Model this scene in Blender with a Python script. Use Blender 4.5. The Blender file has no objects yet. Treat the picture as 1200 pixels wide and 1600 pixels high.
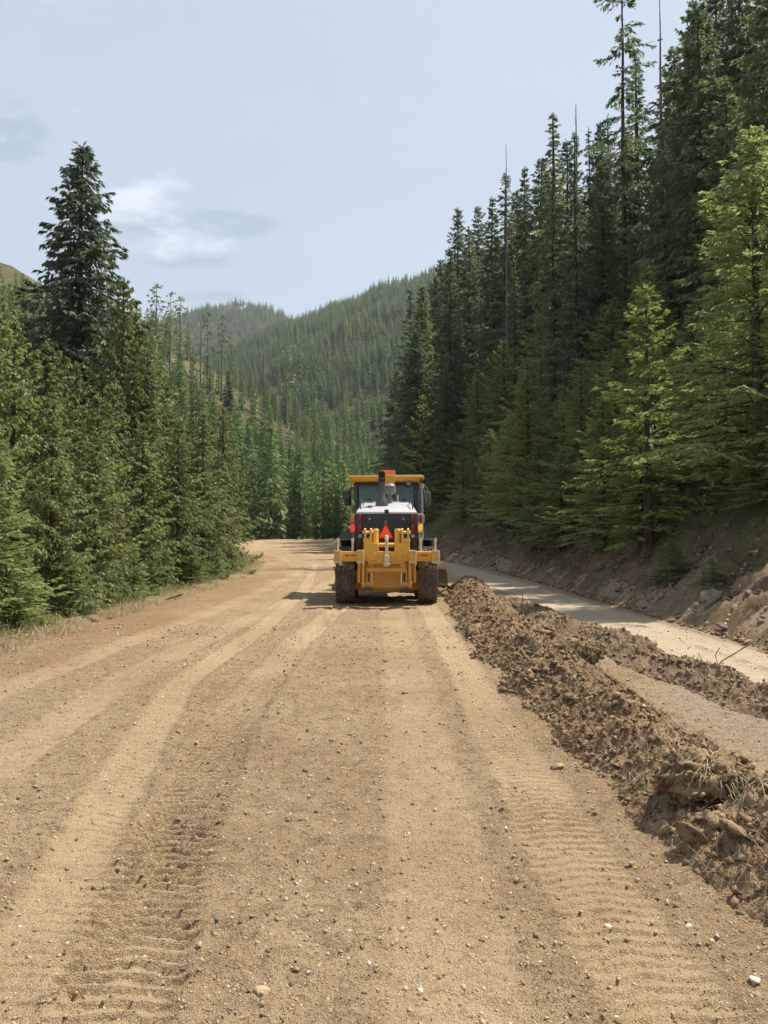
import bpy, bmesh, math, random
import numpy as np
from mathutils import Vector, Matrix

# ------------------------------------------------------------------ camera, sky, sun, exposure
scene = bpy.context.scene
R = math.radians
F_PX, HORIZON = 1200.0, 838.0          # focal length / horizon row of the 1200x1600 photograph
CAM_Z = 1.6
HAZE_D = 0.00014
cam_data = bpy.data.cameras.new('camera')
cam_data.sensor_fit = 'VERTICAL'
cam_data.sensor_height = 36.0
cam_data.lens = 27.0
cam_data.clip_start = 0.05
cam_data.clip_end = 9000
cam = bpy.data.objects.new('camera', cam_data)
scene.collection.objects.link(cam)
cam.location = (0, 0, CAM_Z)
cam.rotation_euler = (R(90 + 1.81), 0, 0)
scene.camera = cam

SUN_EL, SUN_AZ = 60.0, 66.0            # azimuth clockwise from +Y (ahead) towards +X (right)
sd = Vector((math.sin(R(SUN_AZ)) * math.cos(R(SUN_EL)), math.cos(R(SUN_AZ)) * math.cos(R(SUN_EL)), math.sin(R(SUN_EL))))
sun_data = bpy.data.lights.new('sun', 'SUN')
sun_data.energy = 3.6
sun_data.angle = R(1.5)
sun_data.color = (1.0, 0.93, 0.82)
sun = bpy.data.objects.new('sun', sun_data)
scene.collection.objects.link(sun)
sun.rotation_euler = (-sd).to_track_quat('-Z', 'Y').to_euler()

world = bpy.data.worlds.new('World')
scene.world = world
world.use_nodes = True
wt = world.node_tree
wt.nodes.clear()
def wn(t, **kw):
    n = wt.nodes.new(t)
    for k, v in kw.items():
        setattr(n, k, v)
    return n
def wmath(op, a, b=None, c=None, clamp=False):
    n = wn('ShaderNodeMath', operation=op)
    n.use_clamp = clamp
    for i, v in enumerate((a, b, c)):
        if v is None: continue
        if isinstance(v, (int, float)): n.inputs[i].default_value = v
        else: wt.links.new(v, n.inputs[i])
    return n.outputs[0]
sky = wn('ShaderNodeTexSky', sky_type='NISHITA')
sky.sun_disc = False
sky.sun_elevation = R(SUN_EL)
sky.sun_rotation = R(SUN_AZ)
sky.air_density = 1.0
sky.dust_density = 2.0
sky.ozone_density = 1.2
tc = wn('ShaderNodeTexCoord')
sep = wn('ShaderNodeSeparateXYZ')
wt.links.new(tc.outputs['Generated'], sep.inputs[0])
ysafe = wmath('MAXIMUM', sep.outputs[1], 0.08)
cu = wmath('DIVIDE', sep.outputs[0], ysafe)
cv = wmath('DIVIDE', sep.outputs[2], ysafe)
comb = wn('ShaderNodeCombineXYZ')
wt.links.new(cu, comb.inputs[0]); wt.links.new(wmath('MULTIPLY', cv, 2.1), comb.inputs[1])
def wnoise(scale, detail, rough, vec=None):
    n = wn('ShaderNodeTexNoise')
    n.inputs['Scale'].default_value = scale
    n.inputs['Detail'].default_value = detail
    n.inputs['Roughness'].default_value = rough
    wt.links.new(vec or comb.outputs[0], n.inputs['Vector'])
    return n.outputs['Fac']
def wblob(px, py, sx, sy):
    a = wmath('DIVIDE', wmath('SUBTRACT', cu, (px - 600) / F_PX), sx / F_PX)
    b = wmath('DIVIDE', wmath('SUBTRACT', cv, (HORIZON - py) / F_PX), sy / F_PX)
    return wmath('SUBTRACT', 1.0, wmath('ADD', wmath('MULTIPLY', a, a), wmath('MULTIPLY', b, b)), clamp=True)
def wramp(v, lo, hi):
    n = wn('ShaderNodeMapRange', interpolation_type='SMOOTHSTEP')
    n.inputs[1].default_value = lo; n.inputs[2].default_value = hi
    wt.links.new(v, n.inputs[0])
    return n.outputs[0]
def wmix(fac, a, b):
    n = wn('ShaderNodeMix', data_type='RGBA')
    if isinstance(fac, (int, float)): n.inputs[0].default_value = fac
    else: wt.links.new(fac, n.inputs[0])
    for i, v in ((6, a), (7, b)):
        if isinstance(v, tuple): n.inputs[i].default_value = (*v, 1)
        else: wt.links.new(v, n.inputs[i])
    return n.outputs[2]
n_fine = wnoise(13.0, 8, 0.62)
n_big = wnoise(2.2, 4, 0.55)
# thin high veil over the whole sky
col = wmix(wmath('ADD', 0.62, wmath('MULTIPLY', n_big, 0.22)), sky.outputs[0], (5.4, 6.1, 7.1))
# a few small grey clouds, one with a sunlit white shoulder
grey = wmath('MAXIMUM', wblob(235, 352, 130, 52), wmath('MAXIMUM', wblob(350, 346, 130, 36), wblob(5, 205, 90, 75)))
grey = wmath('MAXIMUM', grey, wblob(285, 400, 110, 26))
grey = wmath('MAXIMUM', grey, wmath('MULTIPLY', wblob(330, 462, 70, 24), 0.75))
gm = wramp(wmath('ADD', wmath('MULTIPLY', grey, 0.55), wmath('MULTIPLY', wmath('SUBTRACT', n_fine, 0.5), 1.7)), 0.12, 0.55)
col = wmix(wmath('MULTIPLY', gm, 0.9), col, (3.5, 4.35, 5.4))
white = wmath('MAXIMUM', wblob(200, 308, 125, 56), wmath('MULTIPLY', wblob(270, 376, 130, 40), 0.9))
wm = wramp(wmath('ADD', wmath('MULTIPLY', white, 0.6), wmath('MULTIPLY', wmath('SUBTRACT', n_fine, 0.5), 1.9)), 0.15, 0.75)
col = wmix(wmath('MULTIPLY', wm, 0.75), col, (7.4, 7.9, 8.6))
bg = wn('ShaderNodeBackground')
bg.inputs['Strength'].default_value = 0.058
wt.links.new(col, bg.inputs['Color'])
wo = wn('ShaderNodeOutputWorld')
wt.links.new(bg.outputs[0], wo.inputs[0])

scene.view_settings.view_transform = 'Standard'
scene.view_settings.look = 'None'
scene.view_settings.exposure = 1.15
scene.view_settings.gamma = 1.0
scene.view_settings.use_curve_mapping = False
scene.render.engine = 'CYCLES'
cy = scene.cycles
cy.max_bounces = 5
cy.diffuse_bounces = 3
cy.glossy_bounces = 3
cy.transmission_bounces = 4
cy.transparent_max_bounces = 8
cy.volume_bounces = 0
cy.use_adaptive_sampling = True
cy.adaptive_threshold = 0.02
cy.caustics_reflective = False
cy.caustics_refractive = False
try:
    cy.use_denoising = True
    cy.denoiser = 'OPENIMAGEDENOISE'
    cy.denoising_input_passes = 'RGB_ALBEDO_NORMAL'
except Exception:
    pass

# ------------------------------------------------------------------ helpers
COL = scene.collection
def link(o):
    COL.objects.link(o); return o
def tag(o, label=None, cat=None, group=None, kind=None):
    if label: o['label'] = label
    if cat: o['category'] = cat
    if group: o['group'] = group
    if kind: o['kind'] = kind
    return o
def empty(name, loc=(0, 0, 0), rz=0, parent=None):
    o = bpy.data.objects.new(name, None)
    o.empty_display_size = 0.3
    o.location = loc; o.rotation_euler = (0, 0, rz)
    o.parent = parent
    return link(o)
def np_mesh(name, V, F, mats=(), smooth=False, mat_idx=None):
    V = np.asarray(V, np.float32); F = np.asarray(F, np.int32)
    n, k = F.shape
    me = bpy.data.meshes.new(name)
    me.vertices.add(len(V)); me.vertices.foreach_set('co', V.ravel())
    me.loops.add(n * k); me.loops.foreach_set('vertex_index', F.ravel())
    me.polygons.add(n)
    me.polygons.foreach_set('loop_start', np.arange(0, n * k, k, dtype=np.int32))
    me.polygons.foreach_set('loop_total', np.full(n, k, np.int32))
    if smooth: me.polygons.foreach_set('use_smooth', np.ones(n, bool))
    for m in mats: me.materials.append(m)
    if mat_idx is not None: me.polygons.foreach_set('material_index', np.asarray(mat_idx, np.int32))
    me.update(calc_edges=True)
    return me
def mobj(name, me, parent=None, loc=(0, 0, 0)):
    o = bpy.data.objects.new(name, me)
    o.location = loc; o.parent = parent
    return link(o)
def fattr(me, name, arr):
    a = me.attributes.new(name, 'FLOAT', 'POINT')
    a.data.foreach_set('value', np.asarray(arr, np.float32).ravel())
def grid_faces(nr, nc):
    i = np.arange(nr - 1)[:, None] * nc + np.arange(nc - 1)[None, :]
    i = i.ravel()
    return np.stack([i, i + 1, i + nc + 1, i + nc], 1)

# gradient noise, vectorised
_prng = np.random.default_rng(7)
_perm = _prng.permutation(4096)
_ga = _prng.random(4096) * 2 * np.pi
_gx, _gy = np.cos(_ga), np.sin(_ga)
def noise2(x, y):
    x = np.asarray(x, float); y = np.asarray(y, float)
    xi = np.floor(x).astype(np.int64); yi = np.floor(y).astype(np.int64)
    xf = x - xi; yf = y - yi
    u = xf * xf * xf * (xf * (xf * 6 - 15) + 10); v = yf * yf * yf * (yf * (yf * 6 - 15) + 10)
    def g(ix, iy, dx, dy):
        h = _perm[(_perm[ix & 4095] + iy) & 4095]
        return _gx[h] * dx + _gy[h] * dy
    a = g(xi, yi, xf, yf); b = g(xi + 1, yi, xf - 1, yf)
    c = g(xi, yi + 1, xf, yf - 1); d = g(xi + 1, yi + 1, xf - 1, yf - 1)
    return ((a * (1 - u) + b * u) * (1 - v) + (c * (1 - u) + d * u) * v) * 1.5
def fbm(x, y, octv=4, rough=0.5):
    s = 0; a = 1.0
    for o in range(octv):
        s = s + a * noise2(x * 2 ** o + 17.3 * o, y * 2 ** o - 9.1 * o); a *= rough
    return s
def sstep(e0, e1, x):
    t = np.clip((np.asarray(x, float) - e0) / (e1 - e0), 0, 1)
    return t * t * (3 - 2 * t)
def smax(a, b, k):
    h = np.clip(0.5 + 0.5 * (a - b) / k, 0, 1)
    return b + (a - b) * h + k * h * (1 - h)

# ------------------------------------------------------------------ materials
def material(name):
    m = bpy.data.materials.new(name); m.use_nodes = True
    nt = m.node_tree; nt.nodes.clear()
    out = nt.nodes.new('ShaderNodeOutputMaterial')
    return m, nt, out
class NT:
    def __init__(s, nt): s.nt = nt
    def n(s, t, **kw):
        n = s.nt.nodes.new(t)
        for k, v in kw.items(): setattr(n, k, v)
        return n
    def set(s, sock, v):
        if isinstance(v, (int, float)): sock.default_value = v
        elif isinstance(v, tuple): sock.default_value = (*v, 1) if len(v) == 3 and sock.type == 'RGBA' else v
        else: s.nt.links.new(v, sock)
    def math(s, op, a, b=None, clamp=False):
        n = s.n('ShaderNodeMath', operation=op); n.use_clamp = clamp
        s.set(n.inputs[0], a)
        if b is not None: s.set(n.inputs[1], b)
        return n.outputs[0]
    def mix(s, f, a, b):
        n = s.n('ShaderNodeMix', data_type='RGBA')
        s.set(n.inputs[0], f); s.set(n.inputs[6], a); s.set(n.inputs[7], b)
        return n.outputs[2]
    def noise(s, scale, detail=4, rough=0.55, vec=None):
        n = s.n('ShaderNodeTexNoise')
        n.inputs['Scale'].default_value = scale; n.inputs['Detail'].default_value = detail; n.inputs['Roughness'].default_value = rough
        if vec is not None: s.nt.links.new(vec, n.inputs['Vector'])
        return n.outputs['Fac']
    def ramp(s, v, lo, hi):
        n = s.n('ShaderNodeMapRange', interpolation_type='SMOOTHSTEP')
        n.inputs[1].default_value = lo; n.inputs[2].default_value = hi
        s.set(n.inputs[0], v); return n.outputs[0]
    def attr(s, name):
        n = s.n('ShaderNodeAttribute'); n.attribute_name = name
        return n.outputs['Fac']
    def pos(s): return s.n('ShaderNodeNewGeometry').outputs['Position']
    def objc(s): return s.n('ShaderNodeTexCoord').outputs['Object']
    def bump(s, h, strength, dist):
        n = s.n('ShaderNodeBump'); n.inputs['Strength'].default_value = strength; n.inputs['Distance'].default_value = dist
        s.set(n.inputs['Height'], h); return n.outputs[0]
    def bsdf(s, out, color, rough=0.9, metal=0.0, spec=0.3, normal=None, emit=None, estr=0):
        p = s.n('ShaderNodeBsdfPrincipled')
        s.set(p.inputs['Base Color'], color); s.set(p.inputs['Roughness'], rough); s.set(p.inputs['Metallic'], metal)
        p.inputs['Specular IOR Level'].default_value = spec
        if normal is not None: s.nt.links.new(normal, p.inputs['Normal'])
        if emit is not None:
            s.set(p.inputs['Emission Color'], emit); p.inputs['Emission Strength'].default_value = estr
        s.nt.links.new(p.outputs[0], out.inputs[0])
        return p
def foliage_mat(name, c_dark, c_pale, transl=0.22, var=0.5, tip=None, stands=0.0):
    m, nt, out = material(name); N = NT(nt)
    oi = N.n('ShaderNodeObjectInfo')
    nz = N.noise(0.55, 4, 0.65, N.pos())
    f = N.math('ADD', N.math('MULTIPLY', oi.outputs['Random'], var), N.math('MULTIPLY', N.math('SUBTRACT', nz, 0.5), 1.5))
    if stands: f = N.math('ADD', f, N.math('MULTIPLY', N.math('SUBTRACT', N.noise(0.011, 4, 0.6, N.pos()), 0.5), stands))
    c = N.mix(N.math('ADD', f, 0.25 * (1 - var), clamp=True), c_dark, c_pale)
    nz2 = N.noise(14.0, 1, 0.5, N.pos())
    c = N.mix(N.ramp(nz2, 0.55, 0.8), c, tip or c_pale)  # tip is a painted sunlit highlight, scattered by noise
    d = N.n('ShaderNodeBsdfDiffuse'); N.set(d.inputs[0], c)
    t = N.n('ShaderNodeBsdfTranslucent'); N.set(t.inputs[0], c)
    g = N.n('ShaderNodeBsdfGlossy'); g.inputs['Roughness'].default_value = 0.5; g.inputs[0].default_value = (0.8, 0.8, 0.8, 1)
    ms = N.n('ShaderNodeMixShader'); ms.inputs[0].default_value = transl
    nt.links.new(d.outputs[0], ms.inputs[1]); nt.links.new(t.outputs[0], ms.inputs[2])
    m2 = N.n('ShaderNodeMixShader'); m2.inputs[0].default_value = 0.025
    nt.links.new(ms.outputs[0], m2.inputs[1]); nt.links.new(g.outputs[0], m2.inputs[2])
    nt.links.new(m2.outputs[0], out.inputs[0])
    return m
def bark_mat(name, c1, c2):
    m, nt, out = material(name); N = NT(nt)
    mp = N.n('ShaderNodeMapping'); mp.inputs['Scale'].default_value = (6, 6, 1.2)
    nt.links.new(N.objc(), mp.inputs[0])
    nz = N.noise(2.0, 5, 0.65, mp.outputs[0])
    N.bsdf(out, N.mix(N.ramp(nz, 0.35, 0.65), c1, c2), 0.95, spec=0.1)
    return m
# ------------------------------------------------------------------ the lie of the land
def road_c(y): return np.interp(y, [-30, 28, 36, 44, 52, 60, 70, 80, 92, 108, 130, 160], [0, 0, -0.5, -2.0, -4.6, -7.0, -9.3, -9.6, -7.2, -1.5, 7, 22])
def road_hw(y): return np.interp(y, [-30, 34, 50, 70, 95, 160], [5.5, 5.4, 4.8, 4.1, 3.9, 3.9])
def road_z(y): return 1.15 * sstep(24, 88, y)
def smooth_c(y):
    return (road_c(y - 3) + road_c(y) + road_c(y + 3) + road_c(y - 6) + road_c(y + 6)) / 5
def edge_wob(y): return 0.25 * noise2(y * 0.35, 3.3) + 0.12 * noise2(y * 1.3, 8.1)
def ridge_z(x, y, pts, slope):
    best = np.full(np.shape(x), -1e9)
    for (x0, y0, z0), (x1, y1, z1) in zip(pts[:-1], pts[1:]):
        dx, dy = x1 - x0, y1 - y0
        t = np.clip(((x - x0) * dx + (y - y0) * dy) / (dx * dx + dy * dy), 0, 1)
        d = np.hypot(x - (x0 + dx * t), y - (y0 + dy * t))
        best = np.maximum(best, z0 + (z1 - z0) * t - slope * d)
    return best
def from_px(px, py, d): return ((px - 600) / F_PX * d, d, CAM_Z + (HORIZON - py) / F_PX * d)
FAR_PEAK = [from_px(-300, 600, 1450), from_px(60, 560, 1450), from_px(200, 522, 1450), from_px(270, 500, 1450), from_px(310, 486, 1450), from_px(345, 477, 1450), from_px(385, 477, 1460), from_px(412, 484, 1470), from_px(440, 500, 1480),
            from_px(520, 540, 1500), from_px(640, 590, 1500)]
FAR_RIDGE = [from_px(400, 560, 1130), from_px(455, 509, 1080), from_px(505, 492, 1040), from_px(545, 477, 1010), from_px(580, 459, 990), from_px(620, 444, 970), from_px(660, 434, 950), from_px(700, 420, 940),
             from_px(800, 385, 930), from_px(1000, 330, 920), from_px(1500, 300, 900)]
SPUR = [from_px(-700, 330, 120), from_px(-300, 345, 140), from_px(0, 392, 165), from_px(130, 465, 185), from_px(270, 528, 205), from_px(350, 590, 225), from_px(440, 650, 250),
        from_px(520, 690, 290), from_px(600, 722, 340)]
def H(x, y):
    """terrain height without the small stuff"""
    x = np.asarray(x, float); y = np.asarray(y, float)
    c = smooth_c(y); hw = road_hw(y) + edge_wob(y) * 0.6; rz = road_z(y)
    dl = (c - hw) - x; dr = x - (c + hw)
    left = -4.2 * (1 - np.exp(-np.maximum(dl - 0.45, 0) * 0.13)) + 0.13 * np.exp(-((dl - 0.12) / 0.3) ** 2) * (dl > -1.5)
    bh = 2.0 + 0.55 * noise2(y * 0.16, 1.7) + 0.5 * np.exp(-((y - 22.5) / 2.0) ** 2) - 0.5 * sstep(28, 60, y)
    e = np.maximum(dr, 0)
    bank = bh * (1 - np.exp(-e / np.maximum(bh, 0.4) * 0.95)) + 0.62 * np.maximum(e - 1.6, 0)
    hillcap = 75 * (1 - sstep(110, 240, y)) + 3.0
    bank = hillcap * (1 - np.exp(-bank / hillcap))
    near = rz + np.where(dl > -1.5, left * sstep(-0.3, 0.3, dl), 0) + np.where(dr > 0, bank, 0)
    off = np.maximum(np.maximum(dl, dr), 0)
    near = near + fbm(x * 0.12, y * 0.12, 3) * 0.5 * sstep(1.5, 8, off)
    far = smax(ridge_z(x, y, SPUR, 0.85), ridge_z(x, y, FAR_RIDGE, 0.56), 6.0)
    far = smax(far, ridge_z(x, y, FAR_PEAK, 0.5), 12.0)
    d = np.hypot(x, y)
    far = far + sstep(60, 200, d) * fbm(x * 0.02, y * 0.02, 3) * np.clip(d * 0.012, 0, 9)
    edge = sstep(1800, 3500, d)
    return smax(near, far, 3.0) * (1 - edge)
def Hs(x, y): return float(H(np.array([float(x)]), np.array([float(y)]))[0])

# ground sheet: one grid, fine near the road and coarser to the horizon
def axis(fine0, fine1, step, lo, hi, g):
    a = list(np.arange(fine0, fine1 + 1e-6, step))
    s = step
    while a[-1] < hi: s *= g; a.append(a[-1] + s)
    s = step
    while a[0] > lo: s *= g; a.insert(0, a[0] - s)
    return np.array(a)
gxs = axis(-16, 20, 0.45, -4200, 4200, 1.055)
gys = axis(-4, 70, 0.55, -1500, 5200, 1.035)
GX, GY = np.meshgrid(gxs, gys)
c_ = smooth_c(GY); hw_ = road_hw(GY)
inside = sstep(0.9, 0.2, np.abs(GX - c_) - hw_) * (GY < 165) * (GY > -28)
bank_in = sstep(0.0, 0.6, GX - c_ - hw_) * sstep(4.6, 3.8, GX - c_ - hw_) * sstep(4.0, 5.5, GY) * sstep(58, 55, GY)
GZ = H(GX, GY) - 0.35 * np.maximum(inside, bank_in)
m_ground, nt, out = material('forest_floor'); N = NT(nt)
p_ = N.pos()
nz = N.noise(0.35, 6, 0.6, p_); nzf = N.noise(5.0, 6, 0.65, p_)
floor_c = N.mix(N.ramp(nzf, 0.35, 0.65), (0.035, 0.030, 0.018), (0.075, 0.062, 0.032))
grass_c = N.mix(N.ramp(nz, 0.35, 0.62), (0.080, 0.100, 0.036), (0.175, 0.165, 0.075))
grass_c = N.mix(N.ramp(N.noise(0.12, 5, 0.7, p_), 0.60, 0.72), grass_c, (0.33, 0.31, 0.28))
N.bsdf(out, N.mix(N.attr('meadow'), floor_c, grass_c), 0.95, spec=0.1, normal=N.bump(nzf, 0.5, 0.15))
me = np_mesh('ground', np.stack([GX.ravel(), GY.ravel(), GZ.ravel()], 1), grid_faces(*GX.shape), [m_ground], True)
spur_top = ridge_z(GX, GY, SPUR, 0.85)
is_spur = (np.abs(GZ - spur_top) < 14) & (GY > 90) & (GY < 420) & (GX < 30)
crest_z = ridge_z(GX, GY, SPUR, 0.0)
fattr(me, 'meadow', is_spur * (0.35 + 0.65 * sstep(-85, -62, GX)) * sstep(45, 5, crest_z - GZ) * sstep(-0.35, 0.1, fbm(GX * 0.03, GY * 0.03, 3)) + (GY > 420) * 0.8 * sstep(0.0, 0.5, fbm(GX * 0.006, GY * 0.006, 3)))
tag(mobj('ground', me), 'forest floor and hillsides rising round the gravel road', kind='structure')

# ------------------------------------------------------------------ the road
def road_rows():
    r = list(np.arange(-8, 1.4, 0.25)); y = 1.4
    while y < 150:
        r.append(y); y += 0.04 if y < 2.35 else max(0.0054, 0.0003 * y * y) if y < 11 else min(0.012 * y + 0.08, 0.9)
    return np.array(r)
ry = road_rows()
rx = np.concatenate([np.arange(-6.3, -3.2, 0.07), np.arange(-3.2, 3.2, 0.03), np.arange(3.2, 6.2, 0.06)])
TRACKS = [  # (ys, xs, half width, depth, tread pitch, tread depth, paleness)
    ([1.0, 2.66, 3.42, 4.66, 7.33, 11.85, 18.0], [-0.84, -0.93, -1.01, -1.165, -1.33, -1.27, -0.92], 0.215, 0.016, 0.080, 0.044, 0.24),
    ([1.0, 2.66, 3.42, 5.3, 8.65, 13.5, 22, 40], [-1.22, -1.33, -1.40, -1.77, -2.2, -2.1, -2.3, -3.5], 0.17, 0.010, 0.08, 0.008, 0.22),
    ([1.0, 2.66, 3.14, 4.16, 7.33, 18.0], [1.02, 1.01, 0.97, 0.93, 0.99, 1.03], 0.215, 0.008, 0.080, 0.017, 0.24),
    ([1.0, 4.0, 8.65, 21, 34, 44, 60, 75], [-4.3, -4.15, -3.95, -3.55, -3.6, -5.6, -10.2, -12.0], 0.20, 0.006, 0.12, 0.004, 0.06),
    ([1.0, 4.0, 9, 16, 24, 34, 44, 60, 75], [-2.5, -2.6, -2.9, -2.6, -1.9, -1.6, -3.2, -8.2, -10.2], 0.22, 0.006, 0.12, 0.004, 0.05),
    ([1.0, 6, 12, 20, 30, 44, 60], [0.25, 0.3, 0.25, 0.1, 0.0, -1.6, -6.6], 0.25, 0.002, 0.12, 0.002, 0.02),
    ([1.0, 8, 16, 30, 44, 55], [4.0, 4.2, 4.1, 3.7, 2.2, -0.4], 0.45, 0.01, 0.12, 0.002, 0.9),
    ([1.0, 8, 16, 30, 44], [5.0, 5.0, 4.8, 4.3, 2.8], 0.3, 0.01, 0.12, 0.002, 0.7),
]
def road_surface(X, Y, tread=True):
    z = H(X, Y)
    off = np.abs(X - smooth_c(Y)) - road_hw(Y)
    inn = sstep(0.3, -0.5, off)
    z = z + 0.035 * fbm(X * 0.5, Y * 0.22, 3) * inn
    pale = np.zeros_like(X); loose = np.ones_like(X)
    for ys, xs, w, dep, pitch, td, pl in TRACKS:
        # smooth path
        xc = (np.interp(Y - 0.6, ys, xs) + np.interp(Y, ys, xs) + np.interp(Y + 0.6, ys, xs)) / 3 + 0.03 * noise2(Y * 0.7, xs[0] * 10)
        u = (X - xc) / w
        live = sstep(ys[-1] + 1, ys[-1] - 1, Y)
        prof = sstep(1.15, 0.82, np.abs(u) + 0.13 * noise2(X * 6, Y * 5) + 0.10 * noise2(X * 15, Y * 13)) * live
        wear = 0.62 + 0.75 * fbm(X * 1.1 + xs[0], Y * 0.7, 4, 0.6)
        z = z - dep * prof + 0.55 * dep * np.exp(-((np.abs(u) - 1.2) / 0.16) ** 2) * live
        if tread:
            w1 = 0.16 * noise2(X * 7 + 3, Y * 1.6) + 0.12 * noise2(X * 2.3, Y * 1.1) + 0.07 * noise2(X * 24, Y * 5)
            shift = np.where(u > 0, 0.5, 0.0)
            ph = (Y + 0.045 * np.abs(u) + 0.0 * shift) / pitch + w1
            fr = ph - np.floor(ph)
            lip = np.clip(1.3 * np.maximum(0.0054, 0.0003 * Y * Y) / pitch, 0.065, 0.4)
            saw = np.where(fr < lip, fr / lip, np.clip(1 - (fr - lip) / (1 - lip), 0, 1) ** 0.8) - 0.5
            blockgap = sstep(0.10, 0.02, np.abs(np.mod(u * 1.5 + 0.5 + 0.5 * np.floor(ph), 1.0) - 0.5)) * (fr > 0.3)
            z = z + td * (saw - 0.35 * blockgap) * prof * np.clip(0.4 + wear, 0.6, 1.15) * np.clip(0.75 + 0.09 * Y, 1, 1.7)
        soft = sstep(1.35, 0.55, np.abs(u) + 0.35 * noise2(X * 3.1, Y * 2.2) + 0.22 * noise2(X * 8, Y * 6)) * live
        pale = np.maximum(pale, soft * pl * np.clip(wear + 0.25 + 0.5 * fbm(X * 3 + 7, Y * 1.6, 3, 0.6), 0.0, 1.3))
        loose = loose * (1 - 0.95 * prof * min(1, pl + 0.4))
    # loose, bladed soil between the tracks
    rough = fbm(X * 9, Y * 9, 3, 0.6)
    z = z + loose * inn * (0.017 * rough + 0.016 * np.maximum(noise2(X * 23, Y * 23), 0)) + inn * 0.003 * noise2(X * 34, Y * 34)
    z = z + inn * 0.012 * noise2(X * 3.0 + 4, Y * 0.5) * sstep(2.5, 3.5, np.abs(X))
    z = z - 0.16 * sstep(0.55, 0.85, off)
    return z, pale, loose
RX, RY = np.meshgrid(rx, ry)
scale_w = road_hw(RY) / 5.5
RXc = smooth_c(RY) + RX * scale_w
RZ, PALE, LOOSE = road_surface(RXc, RY)
m_road, nt, out = material('gravel_soil'); N = NT(nt)
p_ = N.pos()
n1 = N.noise(0.55, 5, 0.6, p_); n2 = N.noise(6.0, 6, 0.7, p_); n3 = N.noise(45.0, 4, 0.7, p_); n4 = N.noise(170.0, 2, 0.6, p_)
mp = N.n('ShaderNodeMapping'); mp.inputs['Scale'].default_value = (2.2, 0.16, 1.0)
nt.links.new(p_, mp.inputs[0])
streak = N.noise(1.0, 6, 0.6, mp.outputs[0])
brown = N.mix(N.ramp(n1, 0.35, 0.65), (0.320, 0.216, 0.119), (0.405, 0.294, 0.174))
brown = N.mix(N.math('MULTIPLY', N.ramp(streak, 0.52, 0.72), 0.75), brown, (0.425, 0.320, 0.190))
pale_c = N.mix(N.ramp(n2, 0.3, 0.7), (0.375, 0.275, 0.160), (0.435, 0.335, 0.208))
c = N.mix(N.math('MULTIPLY', N.attr('pale'), 0.85, clamp=True), brown, pale_c)
c = N.mix(N.math('MULTIPLY', N.attr('clay'), 0.7, clamp=True), c, (0.27, 0.150, 0.068))
c = N.mix(N.math('MULTIPLY', N.attr('greyroad'), 0.8, clamp=True), c, N.mix(N.ramp(n2, 0.35, 0.7), (0.35, 0.285, 0.20), (0.43, 0.365, 0.27)))
c = N.mix(N.math('MULTIPLY', N.attr('verge'), N.ramp(n2, 0.30, 0.55)), c, N.mix(N.ramp(n3, 0.4, 0.6), (0.13, 0.115, 0.05), (0.27, 0.225, 0.125)))
damp = N.math('MULTIPLY', N.ramp(n2, 0.46, 0.68), N.math('MULTIPLY', N.attr('loose'), 0.75))
c = N.mix(damp, c, (0.20, 0.130, 0.070))
c = N.mix(N.math('MULTIPLY', N.ramp(n3, 0.50, 0.66), N.math('ADD', 0.12, N.math('MULTIPLY', N.attr('loose'), 0.55))), c, (0.12, 0.076, 0.042))
c = N.mix(N.math('MULTIPLY', N.ramp(n4, 0.46, 0.34), 0.5), c, (0.15, 0.098, 0.055))
c = N.mix(N.math('MULTIPLY', N.ramp(n4, 0.55, 0.68), 0.65), c, (0.54, 0.46, 0.34))
hgt = N.math('MULTIPLY', N.math('ADD', N.math('MULTIPLY', n3, 1.0), N.math('MULTIPLY', n4, 0.55)), N.math('ADD', 0.4, N.math('MULTIPLY', N.attr('loose'), 0.6)))
N.bsdf(out, c, 0.95, spec=0.15, normal=N.bump(hgt, 1.0, 0.03))
me = np_mesh('road', np.stack([RXc.ravel(), RY.ravel(), RZ.ravel()], 1), grid_faces(*RXc.shape), [m_road], True)
fattr(me, 'pale', np.clip(PALE + 0.35 * sstep(0.1, 0.7, fbm(RXc * 0.4, RY * 0.12, 3)), 0, 1))
fattr(me, 'loose', LOOSE)
fattr(me, 'verge', sstep(-0.25, 0.1, (smooth_c(RY) - road_hw(RY)) - RXc + 0.15 * noise2(RXc * 2, RY * 1.5)))
fattr(me, 'greyroad', sstep(2.3, 3.3, RXc + 0.4 * fbm(RXc, RY * 0.5, 2)) * sstep(60, 45, RY))
fattr(me, 'clay', sstep(-2.6, -4.0, RXc - smooth_c(RY)) * sstep(-0.5, 0.5, fbm(RXc * 0.5, RY * 0.2, 3)) + 0.8 * sstep(4.75, 5.2, RXc - smooth_c(RY) + 0.3 * noise2(RXc, RY * 0.6)))
tag(mobj('road', me), 'graded gravel and soil road with tyre tracks', kind='structure')

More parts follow.
